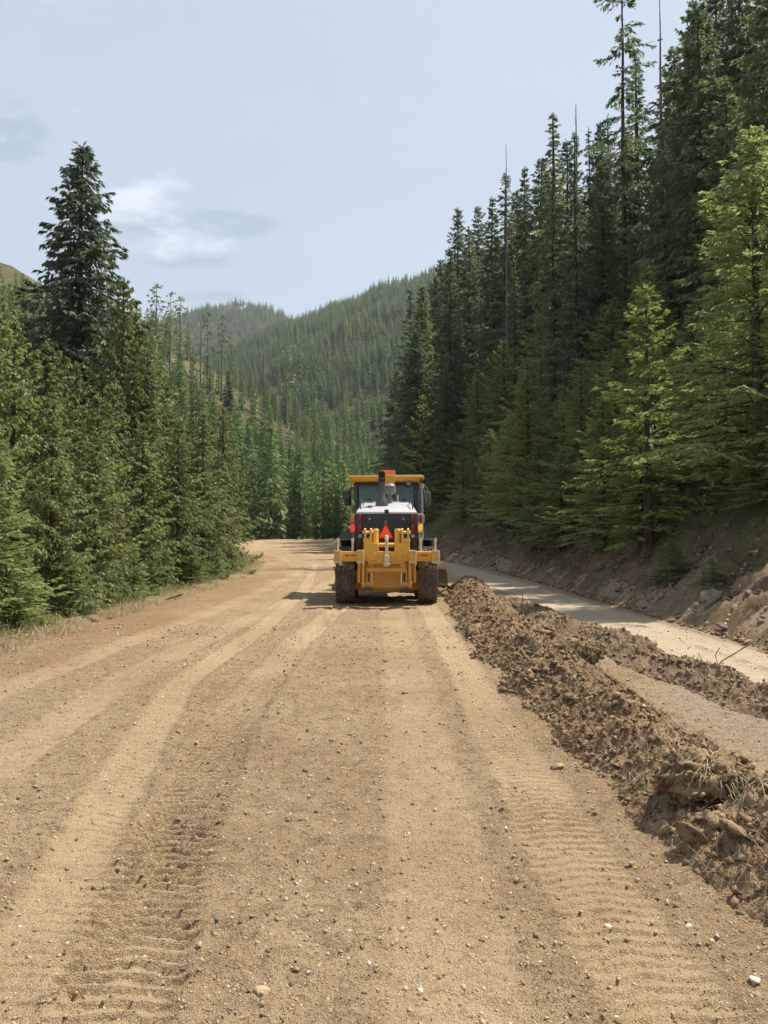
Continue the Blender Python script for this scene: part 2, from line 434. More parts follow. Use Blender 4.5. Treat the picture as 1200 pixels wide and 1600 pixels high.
# ------------------------------------------------------------------ cut bank right of the road
by = np.concatenate([np.arange(4.0, 30, 0.07), np.arange(30, 60, 0.16)])
bu = np.concatenate([np.arange(-0.35, 2.6, 0.055), np.arange(2.6, 5.0, 0.10)])
BU, BY = np.meshgrid(bu, by)
BX = smooth_c(BY) + road_hw(BY) + BU
BZ = H(BX, BY)
slab = np.abs(fbm(BX * 1.2 + 0.8 * BY, BY * 0.9, 4, 0.55))
amp = sstep(-0.1, 0.5, BU)
BZ = BZ + amp * (0.24 * fbm(BX * 0.7, BY * 0.7, 5, 0.65) - 0.24 * slab + 0.08 + 0.05 * noise2(BX * 9, BY * 9)) + 0.07 * sstep(-0.1, 0.1, BU) * sstep(0.7, 0.2, BU) * np.abs(noise2(BX * 4, BY * 4))
BZ = BZ - 0.5 * np.maximum(sstep(4.3, 4.9, BU), np.maximum(sstep(5.0, 4.1, BY), sstep(57.5, 59.5, BY))) - 0.12 * sstep(-0.15, -0.35, BU)
m_bank, nt, out = material('cut_bank_soil'); N = NT(nt)
p_ = N.pos()
n1 = N.noise(0.7, 6, 0.65, p_); n2 = N.noise(7.0, 6, 0.7, p_); n3 = N.noise(40, 4, 0.7, p_)
c = N.mix(N.ramp(n1, 0.38, 0.62), (0.112, 0.083, 0.054), (0.21, 0.155, 0.10))
c = N.mix(N.math('MULTIPLY', N.ramp(n2, 0.54, 0.74), 0.55), c, (0.26, 0.20, 0.145))
c = N.mix(N.math('MULTIPLY', N.ramp(n2, 0.5, 0.32), 0.7), c, (0.07, 0.048, 0.03))
c = N.mix(N.math('MULTIPLY', N.attr('moss'), 0.75), c, (0.075, 0.085, 0.028))
c = N.mix(N.math('MULTIPLY', N.attr('fresh'), N.math('ADD', 0.25, N.math('MULTIPLY', n2, 0.7))), c, (0.24, 0.165, 0.094))
N.bsdf(out, c, 0.95, spec=0.1, normal=N.bump(N.math('ADD', n2, N.math('MULTIPLY', n3, 0.5)), 0.9, 0.05))
me = np_mesh('cut_bank', np.stack([BX.ravel(), BY.ravel(), BZ.ravel()], 1), grid_faces(*BX.shape), [m_bank], True)
fattr(me, 'moss', sstep(0.9, 2.6, BU + 0.8 * fbm(BX, BY, 3)) * 0.9)
fattr(me, 'fresh', np.clip(sstep(0.35, 0.0, BU + 0.25 * noise2(BX * 2, BY * 2)) + sstep(3.0, 1.0, np.hypot(BY - 11.7, (BU - 0.7) * 1.5) + 0.5 * noise2(BX, BY)) + 0.7 * sstep(2.4, 0.8, np.hypot(BY - 23.5, (BU - 1.6) * 1.4)), 0, 1))
tag(mobj('cut_bank', me), 'steep cut bank of brown soil and broken rock along the road', kind='structure')
def bank_z(x, y):
    return Hs(x, y)
# ------------------------------------------------------------------ conifers
M_CEDAR = foliage_mat('cedar_foliage', (0.150, 0.200, 0.064), (0.295, 0.325, 0.108), 0.5, 0.6, (0.45, 0.43, 0.17))
M_FIR = foliage_mat('fir_foliage', (0.115, 0.176, 0.100), (0.235, 0.290, 0.125), 0.48, 0.9)
M_YOUNG = foliage_mat('young_fir_foliage', (0.235, 0.295, 0.108), (0.37, 0.42, 0.145), 0.55, 0.55)
M_BRIGHT = foliage_mat('fresh_fir_foliage', (0.24, 0.29, 0.075), (0.40, 0.43, 0.13), 0.48, 0.4)
M_FAR = foliage_mat('far_fir_foliage', (0.066, 0.140, 0.054), (0.215, 0.280, 0.085), 0.38, 0.8, None, 1.3)
M_BARK = bark_mat('conifer_bark', (0.055, 0.042, 0.032), (0.13, 0.105, 0.085))
M_DEAD = bark_mat('weathered_grey_wood', (0.11, 0.095, 0.08), (0.24, 0.215, 0.19))

def norm(v): return v / np.maximum(np.linalg.norm(v, axis=-1, keepdims=True), 1e-9)
def kites(P, D, S, ln, w, curl=0.0):
    """flat leaf-shaped quads: base P, direction D, width direction S"""
    n = len(P)
    mid = P + D * (ln * 0.45)[:, None]
    tip = P + D * ln[:, None]; tip[:, 2] -= curl * ln
    V = np.stack([P, mid + S * (w * 0.5)[:, None], tip, mid - S * (w * 0.5)[:, None]], 1).reshape(-1, 3)
    return V, np.arange(4 * n).reshape(n, 4)
def trunk_mesh(rng, h, r0, rtip, lean=0.0, rings=12, sides=8):
    t = np.linspace(0, 1, rings) ** 0.9
    rad = r0 + (rtip - r0) * t
    rad[0] *= 1.5; rad[1] *= 1.08
    wob = np.cumsum(rng.normal(0, 0.004 * h / rings * 3, (rings, 2)), 0); wob -= wob[0]
    cx = wob[:, 0] + lean * h * t; cy_ = wob[:, 1]
    a = np.linspace(0, 2 * np.pi, sides, endpoint=False)
    V = np.stack([(cx[:, None] + rad[:, None] * np.cos(a)), (cy_[:, None] + rad[:, None] * np.sin(a)), np.repeat((t * h)[:, None], sides, 1)], -1).reshape(-1, 3)
    V[:sides, 2] -= 0.5
    F = []
    for i in range(rings - 1):
        for j in range(sides):
            F.append((i * sides + j, i * sides + (j + 1) % sides, (i + 1) * sides + (j + 1) % sides, (i + 1) * sides + j))
    return V, np.array(F), lambda z: (np.interp(z, t * h, cx), np.interp(z, t * h, cy_), np.interp(z, t * h, rad))
def limbs(B, O, L, rise, droop, upt, rad0, segs=4, stop=0.9):
    """three-sided tapered limbs"""
    n = len(B); ts = np.linspace(0, stop, segs)
    a = np.array([0, 2.094, 4.189])
    S = np.stack([-O[:, 1], O[:, 0], np.zeros(n)], 1)
    V = np.zeros((n, segs, 3, 3))
    for i, t in enumerate(ts):
        P = B + O * (L * t)[:, None]; P = P.copy(); P[:, 2] += L * (rise * t - droop * t * t + upt * t ** 4)
        r = rad0 * (1 - 0.85 * t)
        for j in range(3):
            V[:, i, j] = P + S * (r * math.cos(a[j]))[:, None] + np.array([0, 0, 1.0]) * (r * math.sin(a[j]))[:, None]
    V = V.reshape(-1, 3)
    base = np.arange(n)[:, None] * segs * 3
    F = []
    for i in range(segs - 1):
        for j in range(3):
            F.append(np.stack([base[:, 0] + i * 3 + j, base[:, 0] + i * 3 + (j + 1) % 3, base[:, 0] + (i + 1) * 3 + (j + 1) % 3, base[:, 0] + (i + 1) * 3 + j], 1))
    return V, np.concatenate(F)
def conifer(seed, h, rad, first=0.05, nb=120, twigs=18, leaves=5, leaf=0.16, wr=0.34, p=0.85, rise=(-0.1, 0.7), droop=0.35, upt=0.15,
            hang=0.25, hang2=0.35, tw_len=0.42, ragged=0.25, trunk_r=None, gap=0.0, spread=55, one_sided=0.0, thin_top=0.0, low_fade=0.12):
    """returns (foliage V, F, wood V, F)"""
    rng = np.random.default_rng(seed)
    tr = trunk_r or 0.011 * h + 0.03
    TV, TF, axis_at = trunk_mesh(rng, h, tr, 0.012 + 0.001 * h)
    u = (np.arange(nb) + rng.random(nb)) / nb
    wh = max(6, int(nb / 5.5))
    u = np.where(rng.random(nb) < 0.65, (np.floor(u * wh) + 0.5 + rng.normal(0, 0.10, nb)) / wh, u)     # whorls
    u = np.clip(u, 0, 0.992)
    hh = u ** 0.95
    z = h * (first + (1 - first) * hh)
    L = rad * ((1 - hh) ** p * np.minimum(1, (hh + 0.04) / low_fade) ** 0.4 * 0.97 + 0.035)
    L = L * (1 - ragged * rng.random(nb) ** 1.3 * 1.3 + 0.12 * rng.random(nb))
    # uneven outline: slow noise round and up the tree
    az = np.arange(nb) * 2.39996 + rng.normal(0, 0.35, nb)
    lump = noise2(np.cos(az) * 1.2 + seed * 3.1 + hh * 6, np.sin(az) * 1.2 + hh * 7)
    L = L * (1 + ragged * 0.9 * lump)
    if gap > 0:
        keep = rng.random(nb) > gap * (0.5 + 0.9 * (lump < -0.1))
        z, L, az, hh = z[keep], L[keep], az[keep], hh[keep]; nb = len(z)
    if one_sided: L = L * (1 - one_sided * (np.cos(az - 1.0) * 0.5 + 0.5))
    cx, cy_, cr = axis_at(z)
    O = np.stack([np.cos(az), np.sin(az), np.zeros(nb)], 1)
    S = np.stack([-O[:, 1], O[:, 0], np.zeros(nb)], 1)
    B = np.stack([cx, cy_, z], 1)
    ri = rise[0] + (rise[1] - rise[0]) * hh ** 1.5 + rng.normal(0, 0.09, nb)
    dr = droop * (1 - 0.6 * hh) * (0.7 + 0.6 * rng.random(nb))
    up = upt * (0.5 + rng.random(nb))
    WV, WF = limbs(B, O, L, ri, dr, up, np.clip(0.008 + 0.011 * L, 0.008, 0.06))
    wv = np.concatenate([TV, WV]); wf = np.concatenate([TF, WF + len(TV)])
    # twigs
    cnt = np.maximum(3, (twigs * (0.25 + 0.75 * L / rad)).astype(int))
    bi = np.repeat(np.arange(nb), cnt); n = len(bi)
    t = 0.05 + 0.95 * rng.random(n) ** 1.05
    side = np.where(rng.random(n) < 0.5, -1.0, 1.0)
    ph = np.radians(spread + rng.normal(0, 14, n)) * (1 - 0.35 * t)
    Lb = L[bi]
    P = B[bi] + O[bi] * (Lb * t)[:, None]
    P[:, 2] += Lb * (ri[bi] * t - dr[bi] * t * t + up[bi] * t ** 4)
    slope = ri[bi] - 2 * dr[bi] * t + 4 * up[bi] * t ** 3
    D = O[bi] * np.cos(ph)[:, None] + S[bi] * (side * np.sin(ph))[:, None]
    D[:, 2] += slope * np.cos(ph) - hang * (0.4 + rng.random(n)) + rng.normal(0, 0.08, n)
    D = norm(D)
    lt = tw_len * Lb * (1.08 - t) * (0.6 + 0.6 * rng.random(n)) + leaf * 0.5
    lt = np.minimum(lt, tw_len * rad * 0.62)
    # leaflets
    k = leaves
    P2 = np.repeat(P, k, 0); D2 = np.repeat(D, k, 0); l2 = np.repeat(lt, k); S2 = norm(np.cross(D2, np.array([0, 0, 1.0])) + 1e-6)
    m = len(P2)
    uu = (np.tile(np.arange(k), n) + rng.random(m)) / k
    P2 = P2 + D2 * (l2 * uu)[:, None]
    sg = np.where(rng.random(m) < 0.5, -1.0, 1.0) * (0.25 + 0.75 * rng.random(m))
    DL = D2 * 0.8 + S2 * (sg * 0.75)[:, None] + rng.normal(0, 0.12, (m, 3))
    DL[:, 2] -= hang2 * (0.3 + rng.random(m))
    DL = norm(DL)
    WD = norm(np.cross(DL, np.array([0, 0, 1.0]) + rng.normal(0, 0.85, (m, 3))))
    ll = leaf * (0.6 + 0.8 * rng.random(m)) * np.repeat(np.clip(0.5 + 1.5 * Lb / rad, 0.5, 1.0), k)
    fV, fF = kites(P2, DL, WD, ll, ll * wr * (0.7 + 0.6 * rng.random(m)), 0.12)
    # leader
    q = 14
    zt = h * (1 - 0.035 * rng.random(q)); c0 = axis_at(zt); a = rng.random(q) * 6.28
    DP = norm(np.stack([np.cos(a), np.sin(a), 0.7 + rng.random(q)], 1))
    kV, kF = kites(np.stack([c0[0], c0[1], zt], 1), DP, norm(np.cross(DP, np.array([0, 0, 1.0]))), np.full(q, leaf * 1.3), np.full(q, leaf * 0.4))
    return np.concatenate([fV, kV]), np.concatenate([fF, kF + len(fV)]), wv, wf
def snag(seed, h, r, nbr=26, blen=0.9, lean=0.0):
    rng = np.random.default_rng(seed)
    TV, TF, ax = trunk_mesh(rng, h, r, 0.02, lean)
    z = h * (0.35 + 0.63 * rng.random(nbr)); az = rng.random(nbr) * 6.283
    c = ax(z); O = np.stack([np.cos(az), np.sin(az), np.zeros(nbr)], 1)
    L = blen * (0.25 + rng.random(nbr)) * (1.2 - z / h)
    WV, WF = limbs(np.stack([c[0], c[1], z], 1), O, L, rng.normal(0.1, 0.25, nbr), np.full(nbr, 0.2), np.zeros(nbr), np.full(nbr, 0.03), 3, 1.0)
    return np.concatenate([TV, WV]), np.concatenate([TF, WF + len(TV)])

class Proto:
    def __init__(s, h, crown_me, trunk_me): s.h, s.crown, s.trunk = h, crown_me, trunk_me
def proto(seed, h, rad, mat, bark=None, **kw):
    fv, ff, wv, wf = conifer(seed, h, rad, **kw)
    return Proto(h, np_mesh('crown', fv, ff, [mat]), np_mesh('trunk', wv, wf, [bark or M_BARK], True))
CEDAR_KW = dict(first=0.02, nb=165, twigs=30, leaves=11, gap=0.06, leaf=0.135, wr=0.42, p=0.82, rise=(0.05, 0.55), droop=0.55, upt=0.38, hang=0.75, hang2=0.95, tw_len=0.42, ragged=0.46)
P_CEDAR = [proto(11 + i, 11.0, 3.1, M_CEDAR, **CEDAR_KW) for i in range(4)]
YOUNG_KW = dict(first=0.07, nb=150, twigs=26, leaves=10, leaf=0.12, wr=0.34, p=0.9, rise=(0.05, 0.85), droop=0.30, upt=0.16, hang=0.22, hang2=0.3, tw_len=0.46, ragged=0.32)
P_YOUNG = [proto(31 + i, 8.0, 2.45, M_YOUNG, **YOUNG_KW) for i in range(4)]
P_BRIGHT = [proto(41, 6.5, 1.95, M_BRIGHT, **{**YOUNG_KW, 'nb': 84, 'twigs': 20, 'gap': 0.12, 'ragged': 0.45})]
TALL_KW = dict(first=0.10, nb=250, twigs=23, leaves=8, leaf=0.29, wr=0.38, p=0.72, rise=(-0.25, 0.55), droop=0.30, upt=0.16, hang=0.28, hang2=0.4, tw_len=0.45, ragged=0.42)
P_TALL = [proto(51 + i, 24.0, 4.9, M_FIR, **{**TALL_KW, 'first': (0.08, 0.2, 0.12, 0.28)[i], 'p': (0.98, 0.85, 1.08, 0.9)[i]}) for i in range(4)]
P_SPIRE = [proto(61 + i, 22.0, 2.8, M_FIR, **{**TALL_KW, 'nb': 190, 'twigs': 15, 'leaf': 0.24, 'p': 1.0, 'rise': (-0.3, 0.4)}) for i in range(2)]
P_HERO = proto(71, 25.0, 5.8, foliage_mat('old_fir_foliage', (0.090, 0.130, 0.082), (0.160, 0.200, 0.100), 0.38, 0.5),
               **{**TALL_KW, 'first': 0.06, 'nb': 400, 'twigs': 26, 'leaves': 9, 'leaf': 0.26, 'p': 0.84, 'rise': (-0.25, 0.35), 'droop': 0.25, 'hang': 0.5, 'hang2': 0.75, 'ragged': 0.36})
P_RAGGED = [proto(81 + i, 27.0, 3.0, M_FIR, **{**TALL_KW, 'first': 0.42, 'nb': 70, 'twigs': 18, 'leaves': 12, 'leaf': 0.24, 'p': 0.25, 'gap': 0.25, 'ragged': 0.6, 'rise': (-0.3, 0.3), 'trunk_r': 0.30}) for i in range(2)]
MID_KW = dict(first=0.06, nb=135, twigs=7, leaves=2, leaf=0.75, wr=0.42, p=0.8, rise=(-0.2, 0.5), droop=0.3, upt=0.1, hang=0.25, hang2=0.4, tw_len=0.5, ragged=0.35)
P_MID = [proto(91 + i, 16.0, 3.0, M_FAR, **MID_KW) for i in range(4)]
P_MIDBARE = [proto(97 + i, 20.0, 2.0, M_FAR, M_DEAD, **{**MID_KW, 'first': 0.5, 'nb': 46, 'gap': 0.3, 'ragged': 0.6, 'p': 0.4, 'twigs': 6, 'leaf': 0.6, 'trunk_r': 0.22}) for i in range(3)]
def snag_proto(seed, h, r, **kw):
    v, f = snag(seed, h, r, **kw); return Proto(h, None, np_mesh('trunk', v, f, [M_DEAD], True))
P_SNAG = [snag_proto(101, 20, 0.22), snag_proto(102, 20, 0.2, lean=0.05), snag_proto(103, 20, 0.26, nbr=14, blen=0.6)]

_prnd = random.Random(5)
TREES = []; GROUPED = {}
def place(pr, name, x, y, h, label, cat='tree', group=None, wide=1.0, z=None, rz=None, sink=0.1):
    zz = (Hs(x, y) if z is None else z) - sink
    s = h / pr.h
    e = empty(name, (x, y, zz), _prnd.random() * 6.283 if rz is None else rz)
    w = s ** 0.85 * wide * (1 if s < 1 else 1)
    e.scale = (w, w, s)
    mobj('trunk', pr.trunk, e)
    if pr.crown is not None: mobj('crown', pr.crown, e)
    tag(e, label, cat, group); TREES.append((x, y, h))
    if group: GROUPED.setdefault(group, []).append((600 + x / y * F_PX, e))
    return e
def at(px, d): return (px - 600) / F_PX * d
def h_top(x, y, py, z=None):
    """height that brings a tree standing at x, y up to picture row py"""
    return CAM_Z + (HORIZON - py) / F_PX * y - (Hs(x, y) if z is None else z)
def tree_px(pr, name, px, d, top, label, wide=1.0, group=None, rz=None):
    x = at(px, d); return place(pr, name, x, d, max(1.5, h_top(x, d, top)), label, group=group, wide=wide, rz=rz)

# --- singled-out trees, left side
tree_px(P_HERO, 'fir_tree', 122, 37, 216, 'tallest dark fir rising above the cedars against the sky left of the road', 1.2)
CEDAR_ROW = [  # px, depth, top row, width
    (-60, 10.5, 520, 1.0), (40, 12.5, 655, 0.95), (-40, 14.5, 470, 1.1), (105, 15.5, 620, 1.1), (190, 17.5, 665, 1.1), (150, 20, 610, 1.05), (262, 21.5, 655, 1.1),
    (228, 27, 540, 0.9), (312, 26, 655, 1.1), (188, 27, 425, 0.85), (345, 31, 640, 1.1), (370, 37, 632, 0.9), (15, 20, 490, 1.1), (70, 25, 530, 1.1), (-20, 28, 410, 1.1), (300, 36, 650, 1.0)]
C_LABELS = {1: 'young light green cedar at the grassy verge nearest the camera', 10: 'golden green cedar beside the road where its grass edge bulges',
            9: 'tall drooping cedar crowded against the tallest fir on its road side', 4: 'broad cedar with hanging golden fronds at the middle of the verge'}
for i, (px, d, top, w) in enumerate(CEDAR_ROW):
    pr = P_YOUNG[0] if i == 1 else P_CEDAR[i % 4]
    hh = h_top(at(px, d), d, top); rad = 2.9 * (hh / 11) ** 0.85 * w
    px = min(px, 600 + F_PX / d * (float(smooth_c(np.array(d)) - road_hw(np.array(d))) - 0.15 - 0.72 * rad))
    tree_px(pr, 'cedar_tree', px, d, top, C_LABELS.get(i, 'golden green drooping cedar in the dense row along the road verge'), w,
            None if i in C_LABELS else 'cedars crowding the road verge')
for px, d, top in [(108, 13.2, 905), (160, 15.2, 860), (395, 33, 850), (70, 12.6, 930), (225, 19, 880), (300, 25.5, 850), (345, 29, 865)]:
    px = min(px, 600 + F_PX / d * (float(smooth_c(np.array(d)) - road_hw(np.array(d))) - 0.75))
    tree_px(P_YOUNG[2], 'fir_sapling', px, d, top, 'small bushy fir sapling at the foot of the roadside cedars', 1.35, 'saplings under the cedars')

# --- singled-out trees, right side
tree_px(P_BRIGHT[0], 'young_fir', 1012, 20.5, 436, 'bright yellow green young fir on top of the cut bank', 1.1)
tree_px(P_BRIGHT[0], 'young_fir', 661, 52, 616, 'pale green pointed young fir rising just behind the grader cab', 0.95)
tree_px(P_YOUNG[1], 'young_fir', 1186, 17.5, 190, 'large olive green fir on the cut bank at the picture edge', 1.25)
BANK_ROW = [(705, 47, 700, 1.2), (745, 44, 668, 1.2), (690, 54, 660, 1.2), (770, 40, 650, 1.2), (800, 38, 640, 1.15), (815, 32, 690, 1.3), (855, 34, 600, 1.2), (880, 30, 560, 1.15), (930, 27, 545, 1.2), (905, 24, 620, 1.25),
            (985, 24, 520, 1.2), (1065, 22, 560, 1.25), (1090, 20, 480, 1.2), (1135, 23, 380, 1.15), (1150, 16.5, 600, 1.3), (1225, 15, 480, 1.2), (960, 21.5, 640, 1.25), (1245, 19, 250, 1.1), (1050, 27, 470, 1.1), (725, 50, 690, 1.2), (640, 60, 700, 1.2), (845, 29, 700, 1.3)]
for i, (px, d, top, w) in enumerate(BANK_ROW):
    px += 0.75 / d * F_PX
    tree_px(P_YOUNG[(i * 3 + 1) % 4], 'young_fir', px, d, top, 'olive green young fir in the row along the top of the cut bank', w, 'young firs along the cut bank')
tree_px(P_RAGGED[0], 'ragged_fir', 978, 43, -60, 'tall ragged half-bare fir with sky showing through its branches', 0.8)
tree_px(P_SNAG[0], 'dead_tree', 906, 46, 150, 'slim dead trunk rising from the right hillside beside the spired fir', 1.0)
tree_px(P_SNAG[2], 'dead_tree', 1038, 42, -25, 'bare dead spike standing above the dark firs by the ragged fir', 0.8)
tree_px(P_SNAG[0], 'dead_tree', 793, 56, 212, 'thin dead top poking out of the dark firs left of the spired fir', 0.7)
tree_px(P_SPIRE[0], 'fir_tree', 869, 50, 166, 'slender spired fir on the right skyline with sky between its branches', 1.25)
tree_px(P_SPIRE[1], 'fir_tree', 924, 52, 190, 'narrow small spire just left of the ragged fir', 0.7)
SKY_ROW = [(642, 105, 448), (668, 100, 470), (716, 80, 318), (748, 78, 316), (735, 72, 350), (795, 62, 262), (822, 60, 252), (848, 58, 240), (890, 56, 208), (945, 52, 180), (1000, 50, 75), (1060, 46, 60), (1095, 42, -20), (1130, 40, -60),
           (1165, 38, -100), (1200, 36, -120), (1240, 34, -140), (620, 112, 575), (770, 66, 300), (690, 92, 400)]
for i, (px, d, top) in enumerate(SKY_ROW):
    tree_px(P_TALL[(i * 3) % 4] if i % 5 else P_SPIRE[i % 2], 'fir_tree', px, d, top, 'tall dark fir along the skyline of the right hillside', (0.8, 0.95, 1.05)[i % 3] if i % 5 else 1.3, 'dark skyline firs')

# --- random stands
def env_interp(px, pts): return float(np.interp(px, [a for a, b in pts], [b for a, b in pts]))
def clear_of_road(x, y, m): return abs(x - float(smooth_c(np.array(y)))) > float(road_hw(np.array(y))) + m
def stand(n, pick_xy, hgt, env, protos, name, label, group, gapm, margin, wide=(0.85, 1.1), tries=40, minh=4.0, spreadpx=45):
    made = 0; grid = [(a, b) for a, b, c in TREES]
    for _ in range(n * tries):
        if made >= n: break
        x, y = pick_xy()
        if not clear_of_road(x, y, margin): continue
        if any((x - a) ** 2 + (y - b) ** 2 < gapm * gapm for a, b in grid): continue
        px = 600 + x / y * F_PX
        h = min(_prnd.uniform(*hgt), h_top(x, y, env_interp(px, env) + _prnd.uniform(0, spreadpx)))
        if h < minh: continue
        pr = _prnd.choice(protos)
        place(pr, name, x, y, h, label, group=group, wide=_prnd.uniform(*wide))
        grid.append((x, y)); made += 1
    return made
ENV_R = [(560, 700), (610, 610), (640, 455), (700, 360), (730, 330), (790, 265), (870, 200), (940, 170), (980, 80), (1050, 40), (1200, -160), (1500, -300)]
def pick_right():
    d = 26 + 90 * _prnd.random() ** 1.1; px = 640 + 600 * _prnd.random(); return at(px, d), d
stand(110, pick_right, (10, 25), ENV_R, P_TALL + P_SPIRE, 'fir_tree', 'dark green fir standing in the dense shaded forest of the right hillside', 'firs of the right hillside', 2.2, 2.6, (0.8, 1.05), minh=6)
def pick_right_low():
    d = 22 + 45 * _prnd.random(); px = 690 + 540 * _prnd.random(); return at(px, d), d
stand(64, pick_right_low, (4, 11), [(560, 690), (700, 560), (900, 420), (1200, 200)], P_YOUNG, 'young_fir', 'mid green young fir growing on the slope between the cut bank and the dark firs', 'young firs on the right slope', 1.8, 1.6, (1.05, 1.3), minh=3.5)
ENV_L = [(-300, 380), (0, 425), (60, 520), (170, 560), (190, 450), (215, 475), (245, 560), (285, 650), (330, 695), (400, 690), (440, 700), (600, 740)]
def pick_left():
    d = 16 + 48 * _prnd.random(); px = -60 + 460 * _prnd.random(); return at(px, d), d
stand(36, pick_left, (9, 17), ENV_L, P_CEDAR + P_CEDAR[:2] + P_TALL[:1], 'conifer', 'olive conifer standing behind the verge cedars below the road', 'conifers behind the verge cedars', 2.4, 2.4, (0.9, 1.1), minh=5)
ENV_V = [(200, 560), (330, 640), (400, 650), (470, 640), (520, 665), (560, 690), (600, 690), (640, 640)]
def pick_valley():
    d = 92 + 70 * _prnd.random() ** 1.2; px = 330 + 310 * _prnd.random(); return at(px, d), d
stand(70, pick_valley, (7, 17), ENV_V, P_MID, 'fir_tree', 'mid green fir in the valley stand beyond the bend in the road', 'valley firs beyond the bend', 2.6, 1.5, (0.85, 1.15), minh=4, spreadpx=110)
# far stands on the spur: bare-stemmed trees and snags one can pick out
for i, (px, top, bot, kind) in enumerate([(240, 442, 520, 1), (263, 455, 655, 1), (279, 462, 560, 1), (322, 486, 600, 1), (345, 492, 590, 1), (412, 520, 640, 2), (332, 540, 700, 2), (465, 535, 640, 1), (448, 545, 640, 1), (385, 560, 645, 2),
                                          (300, 520, 620, 2), (360, 525, 640, 1), (312, 470, 580, 2), (430, 560, 660, 2), (255, 500, 600, 2), (490, 560, 650, 1)]):
    d = 150 + (px - 230) * 0.32
    x = at(px, d)
    pr = P_MIDBARE[i % 3] if kind == 1 else P_SNAG[i % 3]
    if kind == 1: place(pr, 'thin_fir', x, d, max(10, h_top(x, d, top)), 'thin bare-stemmed fir with a tufted top on the grassy spur', group='thin firs on the spur', wide=1.1)
    else: place(pr, 'dead_tree', x, d, max(9, h_top(x, d, top)), 'grey dead trunk standing on the grassy spur across the valley', group='dead trunks on the spur', wide=1.2)
place(P_SNAG[1], 'dead_tree', at(618, 230), 230, 26, 'pale leaning dead trunk in the far valley beside the dark hillside', wide=1.0)
P_SPURDARK = P_MID[1]
x = at(356, 165); place(P_TALL[0], 'fir_tree', x, 165, 15, 'dark bushy fir standing alone below the grassy spur', wide=1.2)

# --- say which one: its neighbours and its place in the row, counted along the picture
ORD = 'first second third fourth fifth sixth seventh eighth ninth tenth eleventh twelfth thirteenth fourteenth fifteenth sixteenth seventeenth eighteenth nineteenth twentieth'.split()
def ordinal(i):
    return ORD[i] if i < 20 else ('twenty-' + ORD[i - 20] if i < 29 else ('thirtieth' if i == 29 else 'thirty-' + ORD[i - 30]))
def relabel(group, text, bands=None, reverse=False):
    items = sorted(GROUPED.get(group, []), key=lambda t: t[0], reverse=reverse)
    if bands is None:
        for i, (px, e) in enumerate(items): e['label'] = text.format(n=ordinal(i))
        return
    for (p0, p1, where) in bands:
        sub_ = [e for px, e in items if p0 <= px < p1]
        for i, e in enumerate(sub_): e['label'] = text.format(n=ordinal(i), w=where)
HILL = [(-999, 700, 'above the grader cab'), (700, 790, 'left of the thin dead top'), (790, 860, 'just right of the thin dead top'), (860, 920, 'around the slim dead trunk'), (920, 1000, 'below the ragged fir'), (1000, 1090, 'above the bright young fir'), (1090, 9999, 'above the large olive fir')]
relabel('firs of the right hillside', 'dark hillside fir {w}, {n} from the left there', HILL)
relabel('young firs on the right slope', 'young slope fir {w}, {n} of them from the left', HILL)
relabel('dark skyline firs', 'tall dark skyline fir of the right hillside, {n} counting up from the grader')
relabel('young firs along the cut bank', 'olive young fir on top of the cut bank, {n} counting from the grader')
relabel('cedars crowding the road verge', 'golden green drooping cedar along the road verge, {n} counting from the bend', None, True)
relabel('saplings under the cedars', 'small bushy fir sapling under the verge cedars, {n} counting from the bend', None, True)
relabel('conifers behind the verge cedars', 'olive conifer behind the verge cedars, {n} counting from the bend', None, True)
relabel('valley firs beyond the bend', 'mid green valley fir {w}, {n} from the left', [(-99, 390, 'behind the last verge cedars'), (390, 440, 'over the left edge of the bend'), (440, 490, 'over the middle of the bend'), (490, 545, 'just left of the grader cab'), (545, 9999, 'hidden partly by the grader cab')])
relabel('thin firs on the spur', 'thin bare-stemmed fir with tufted top on the grassy spur, {n} from the left')
relabel('dead trunks on the spur', 'grey dead trunk standing on the grassy spur, {n} from the left')

# --- far forest, instanced
def low_tree(seed, h, rad, n, mat):
    rng = np.random.default_rng(seed)
    u = (np.arange(n) + rng.random(n)) / n; z = h * (0.06 + 0.93 * u)
    L = rad * ((1 - u) ** 0.8 * 0.95 + 0.05) * (0.65 + 0.6 * rng.random(n))
    az = np.arange(n) * 2.4 + rng.normal(0, 0.3, n)
    D = norm(np.stack([np.cos(az), np.sin(az), -0.30 + 0.7 * u + rng.normal(0, 0.1, n)], 1))
    S = norm(np.cross(D, np.array([0, 0, 1.0]) + rng.normal(0, 0.2, (n, 3))))
    V, F = kites(np.stack([0 * z, 0 * z, z], 1), D, S, L, L * 0.62, 0.2)
    a = np.array([0, 2.09, 4.19]); r = 0.014 * h
    TV = np.concatenate([np.stack([r * np.cos(a), r * np.sin(a), a * 0 - 1.0], 1), np.stack([0.1 * r * np.cos(a), 0.1 * r * np.sin(a), a * 0 + h], 1)])
    TF = np.array([(i, (i + 1) % 3, 3 + (i + 1) % 3, 3 + i) for i in range(3)])
    return np_mesh('far_tree', np.concatenate([V, TV]), np.concatenate([F, TF + len(V)]), [mat, M_BARK], mat_idx=[0] * len(F) + [1] * 3)
low_col = bpy.data.collections.new('far_tree_shapes')
for i in range(6):
    o = bpy.data.objects.new('far_tree_shape', low_tree(200 + i, 16.0, (3.0, 2.6, 3.6, 2.3, 2.9, 3.3)[i], (90, 80, 100, 80, 90, 90)[i], M_FAR))
    low_col.objects.link(o)
mid_col = bpy.data.collections.new('mid_tree_shapes')
